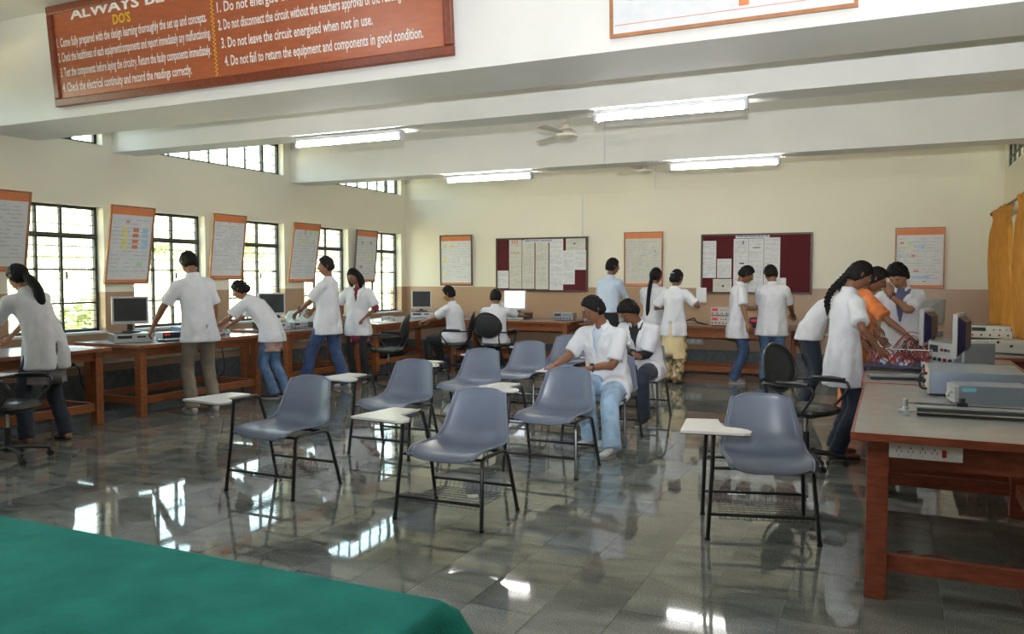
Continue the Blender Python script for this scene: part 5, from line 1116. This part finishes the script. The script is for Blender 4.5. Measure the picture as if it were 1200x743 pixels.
# foreground seated
pp('young man with glasses writing, seated in light jeans and white coat', (-2.38, 7.13), 252, H=1.74, seat=(-2.36, 7.20, .535), lean=14, head=(-34, 24, 0), hands=((-2.40, 6.76, .70), (-2.76, 6.80, .70)), poles=((-.5, -.6, -1), (.5, -.5, -1)), feet=((-2.12, 6.47, 0), (-2.42, 6.78, 0)), knees=((0, -1, .4), (0, -1, .4)), hair='short', trousers='light_jeans', shoe='shoe_white', V_=(.085, .30), under='blue_shirt', glasses=True, watch=0, cuff=1.1, build=1.2, curl=(.6, .8), palm=((( -.8, -.3, -.1), (.2, -.2, 1)), None), flare=1.05, lap=True)
pp('hunched dark-haired boy in dark shirt under white coat, seated behind the writer', (-2.42, 8.46), 258, H=1.70, seat=(-2.38, 8.50, .54), lean=24, head=(-14, 40, 4), hands=((-2.50, 8.12, .69), (-2.38, 8.06, .72)), poles=((-.6, -.5, -1), (.6, -.5, -1)), feet=((-2.28, 8.02, 0), (-2.62, 8.1, 0)), knees=((0, -1, .4), (0, -1, .4)), hair='mop', trousers='dark_jeans', shoe='shoe_dark', V_=(.085, .30), under='black_cloth', under_len=.9, build=1.2, lap=True)
# standing at the back
pp('man in pale blue shirt and dark trousers leaning on the back bench', (-3.92, 11.86), 72, H=1.78, lean=7, head=(-22, 6, 0), hands=((-4.26, 12.40, .80), (-3.60, 12.38, .80)), hair='short', coat='blue_shirt', sleeve='long', trousers='black_cloth', shoe='shoe_dark', hem=.05, glasses=True, build=.98, group='people standing at the back bench')
pp('girl with a very long loose plait, seen from behind at the back bench', (-3.24, 11.98), 80, H=1.63, lean=3, head=(-12, 8, 0), hair='plait', hpts=[(0, -.085, .0), (0, -.11, .09), (-.01, -.15, -.04), (-.02, -.17, -.2), (-.03, -.17, -.38), (-.04, -.16, -.5)], trousers='cream_white', kurta=('yellow_cloth', .30, 1), shoe='shoe_dark', hands=((-3.42, 12.36, .88), (-3.05, 12.36, .88)), group='people standing at the back bench')
pp('girl with blue hair clip in yellow skirt and white coat, holding a paper', (-2.80, 11.45), 72, H=1.60, lean=2, head=(-8, 12, 0), hair='bun', trousers='salwar', kurta=('yellow_cloth', .50, 1.03), hem=-.20, shoe='shoe_dark', sandals=True, hands=((-3.02, 11.75, 1.05), (-2.52, 11.62, 1.12)), poles=(None, (1, -.5, -.6)), vent=1, flare=1.25, group='people standing at the back bench')
pp('boy in dark jeans seen in profile facing right before the right notice board', (-1.98, 11.82), 22, H=1.67, lean=4, head=(-2, 30, 0), hands=((-1.74, 12.02, 1.05), (-1.78, 11.50, .82)), hair='short', trousers='jeans', shoe='shoe', hem=-.26, build=.95, group='people standing at the back bench')
pp('boy in pale jeans seen from behind, head turned left, before the right notice board', (-1.52, 11.92), 88, H=1.67, lean=3, head=(36, 22, 0), hands=((-1.64, 12.26, .98), (-1.28, 12.26, .98)), hair='short', trousers='mid_jeans', shoe='shoe_dark', hem=-.22, skin='skin', group='people standing at the back bench')
# right group
pp('person in dark jeans bending behind the braided girl, face hidden', (-.86, 9.88), 22, H=1.62, lean=44, head=(0, 30, 0), hands=((-.40, 10.15, .86), (-.36, 9.8, .86)), hair='short', trousers='dark_jeans', shoe='shoe', hem=-.05, group='people around the circuit boards')
pp('braided girl in long white coat working on the red-wired board', (-.36, 7.30), 24, H=1.65, lean=5, side=0, head=(2, 32, 0), hands=((-.22, 7.66, .95), (-.085, 7.10, .93)), poles=((-1, -.6, -.3), (1, -.7, -.4)), hair='braid', hpts=[(0, -.085, .02), (-.02, -.09, .06), (-.03, -.14, -.0), (-.05, -.17, -.08), (-.07, -.16, -.16)], trousers='dark_jeans', shoe='maroon_cloth', sandals=True, hem=-.30, curl=(.4, .45), group='people around the circuit boards', build=.95)
pp('woman in orange silk blouse reaching to the far board', (-.32, 8.44), 18, H=1.62, lean=12, head=(-4, 30, 0), hands=((-.10, 8.75, .9), (.16, 8.12, .96)), poles=((-1, -.6, -.3), (1, -.4, -.8)), hair='bun', coat='orange_silk', trousers=None, kurta=('orange_silk', .85, 1.0), hem=.05, shoe='shoe_dark', sandals=True, glasses=True, group='people around the circuit boards')
pp('boy in open white coat and blue shirt, hand on his chin', (.10, 8.95), 262, H=1.66, lean=10, head=(-12, 36, 4), hands=((-.02, 8.70, 1.33), (-.14, 8.72, 1.02)), poles=((-1, .4, -1), (1, -.2, -.6)), hair='mop', trousers='dark_jeans', shoe='shoe_dark', V_=(.095, .36), under='blue_tee', watch=0, palm=(((-.3, -.1, 1), (0, -1, .1)), None), curl=(1.0, .5), skin='skin2', group='people around the circuit boards')
# pen, held paper
t = thing('pen', 'pen in the writing hand of the man with glasses', 'pen', (-2.80, 6.70, .72), 0); q = MB(); q.tube([(0, 0, -.045), (.035, .03, .07)], .004, 6); q.build('barrel', M['ink_blue'], t)
p_ = paper_sheet('paper held in the right hand of the girl with the hair clip', (-2.47, 11.72, 1.14), -18, .16, .01, th=.21)
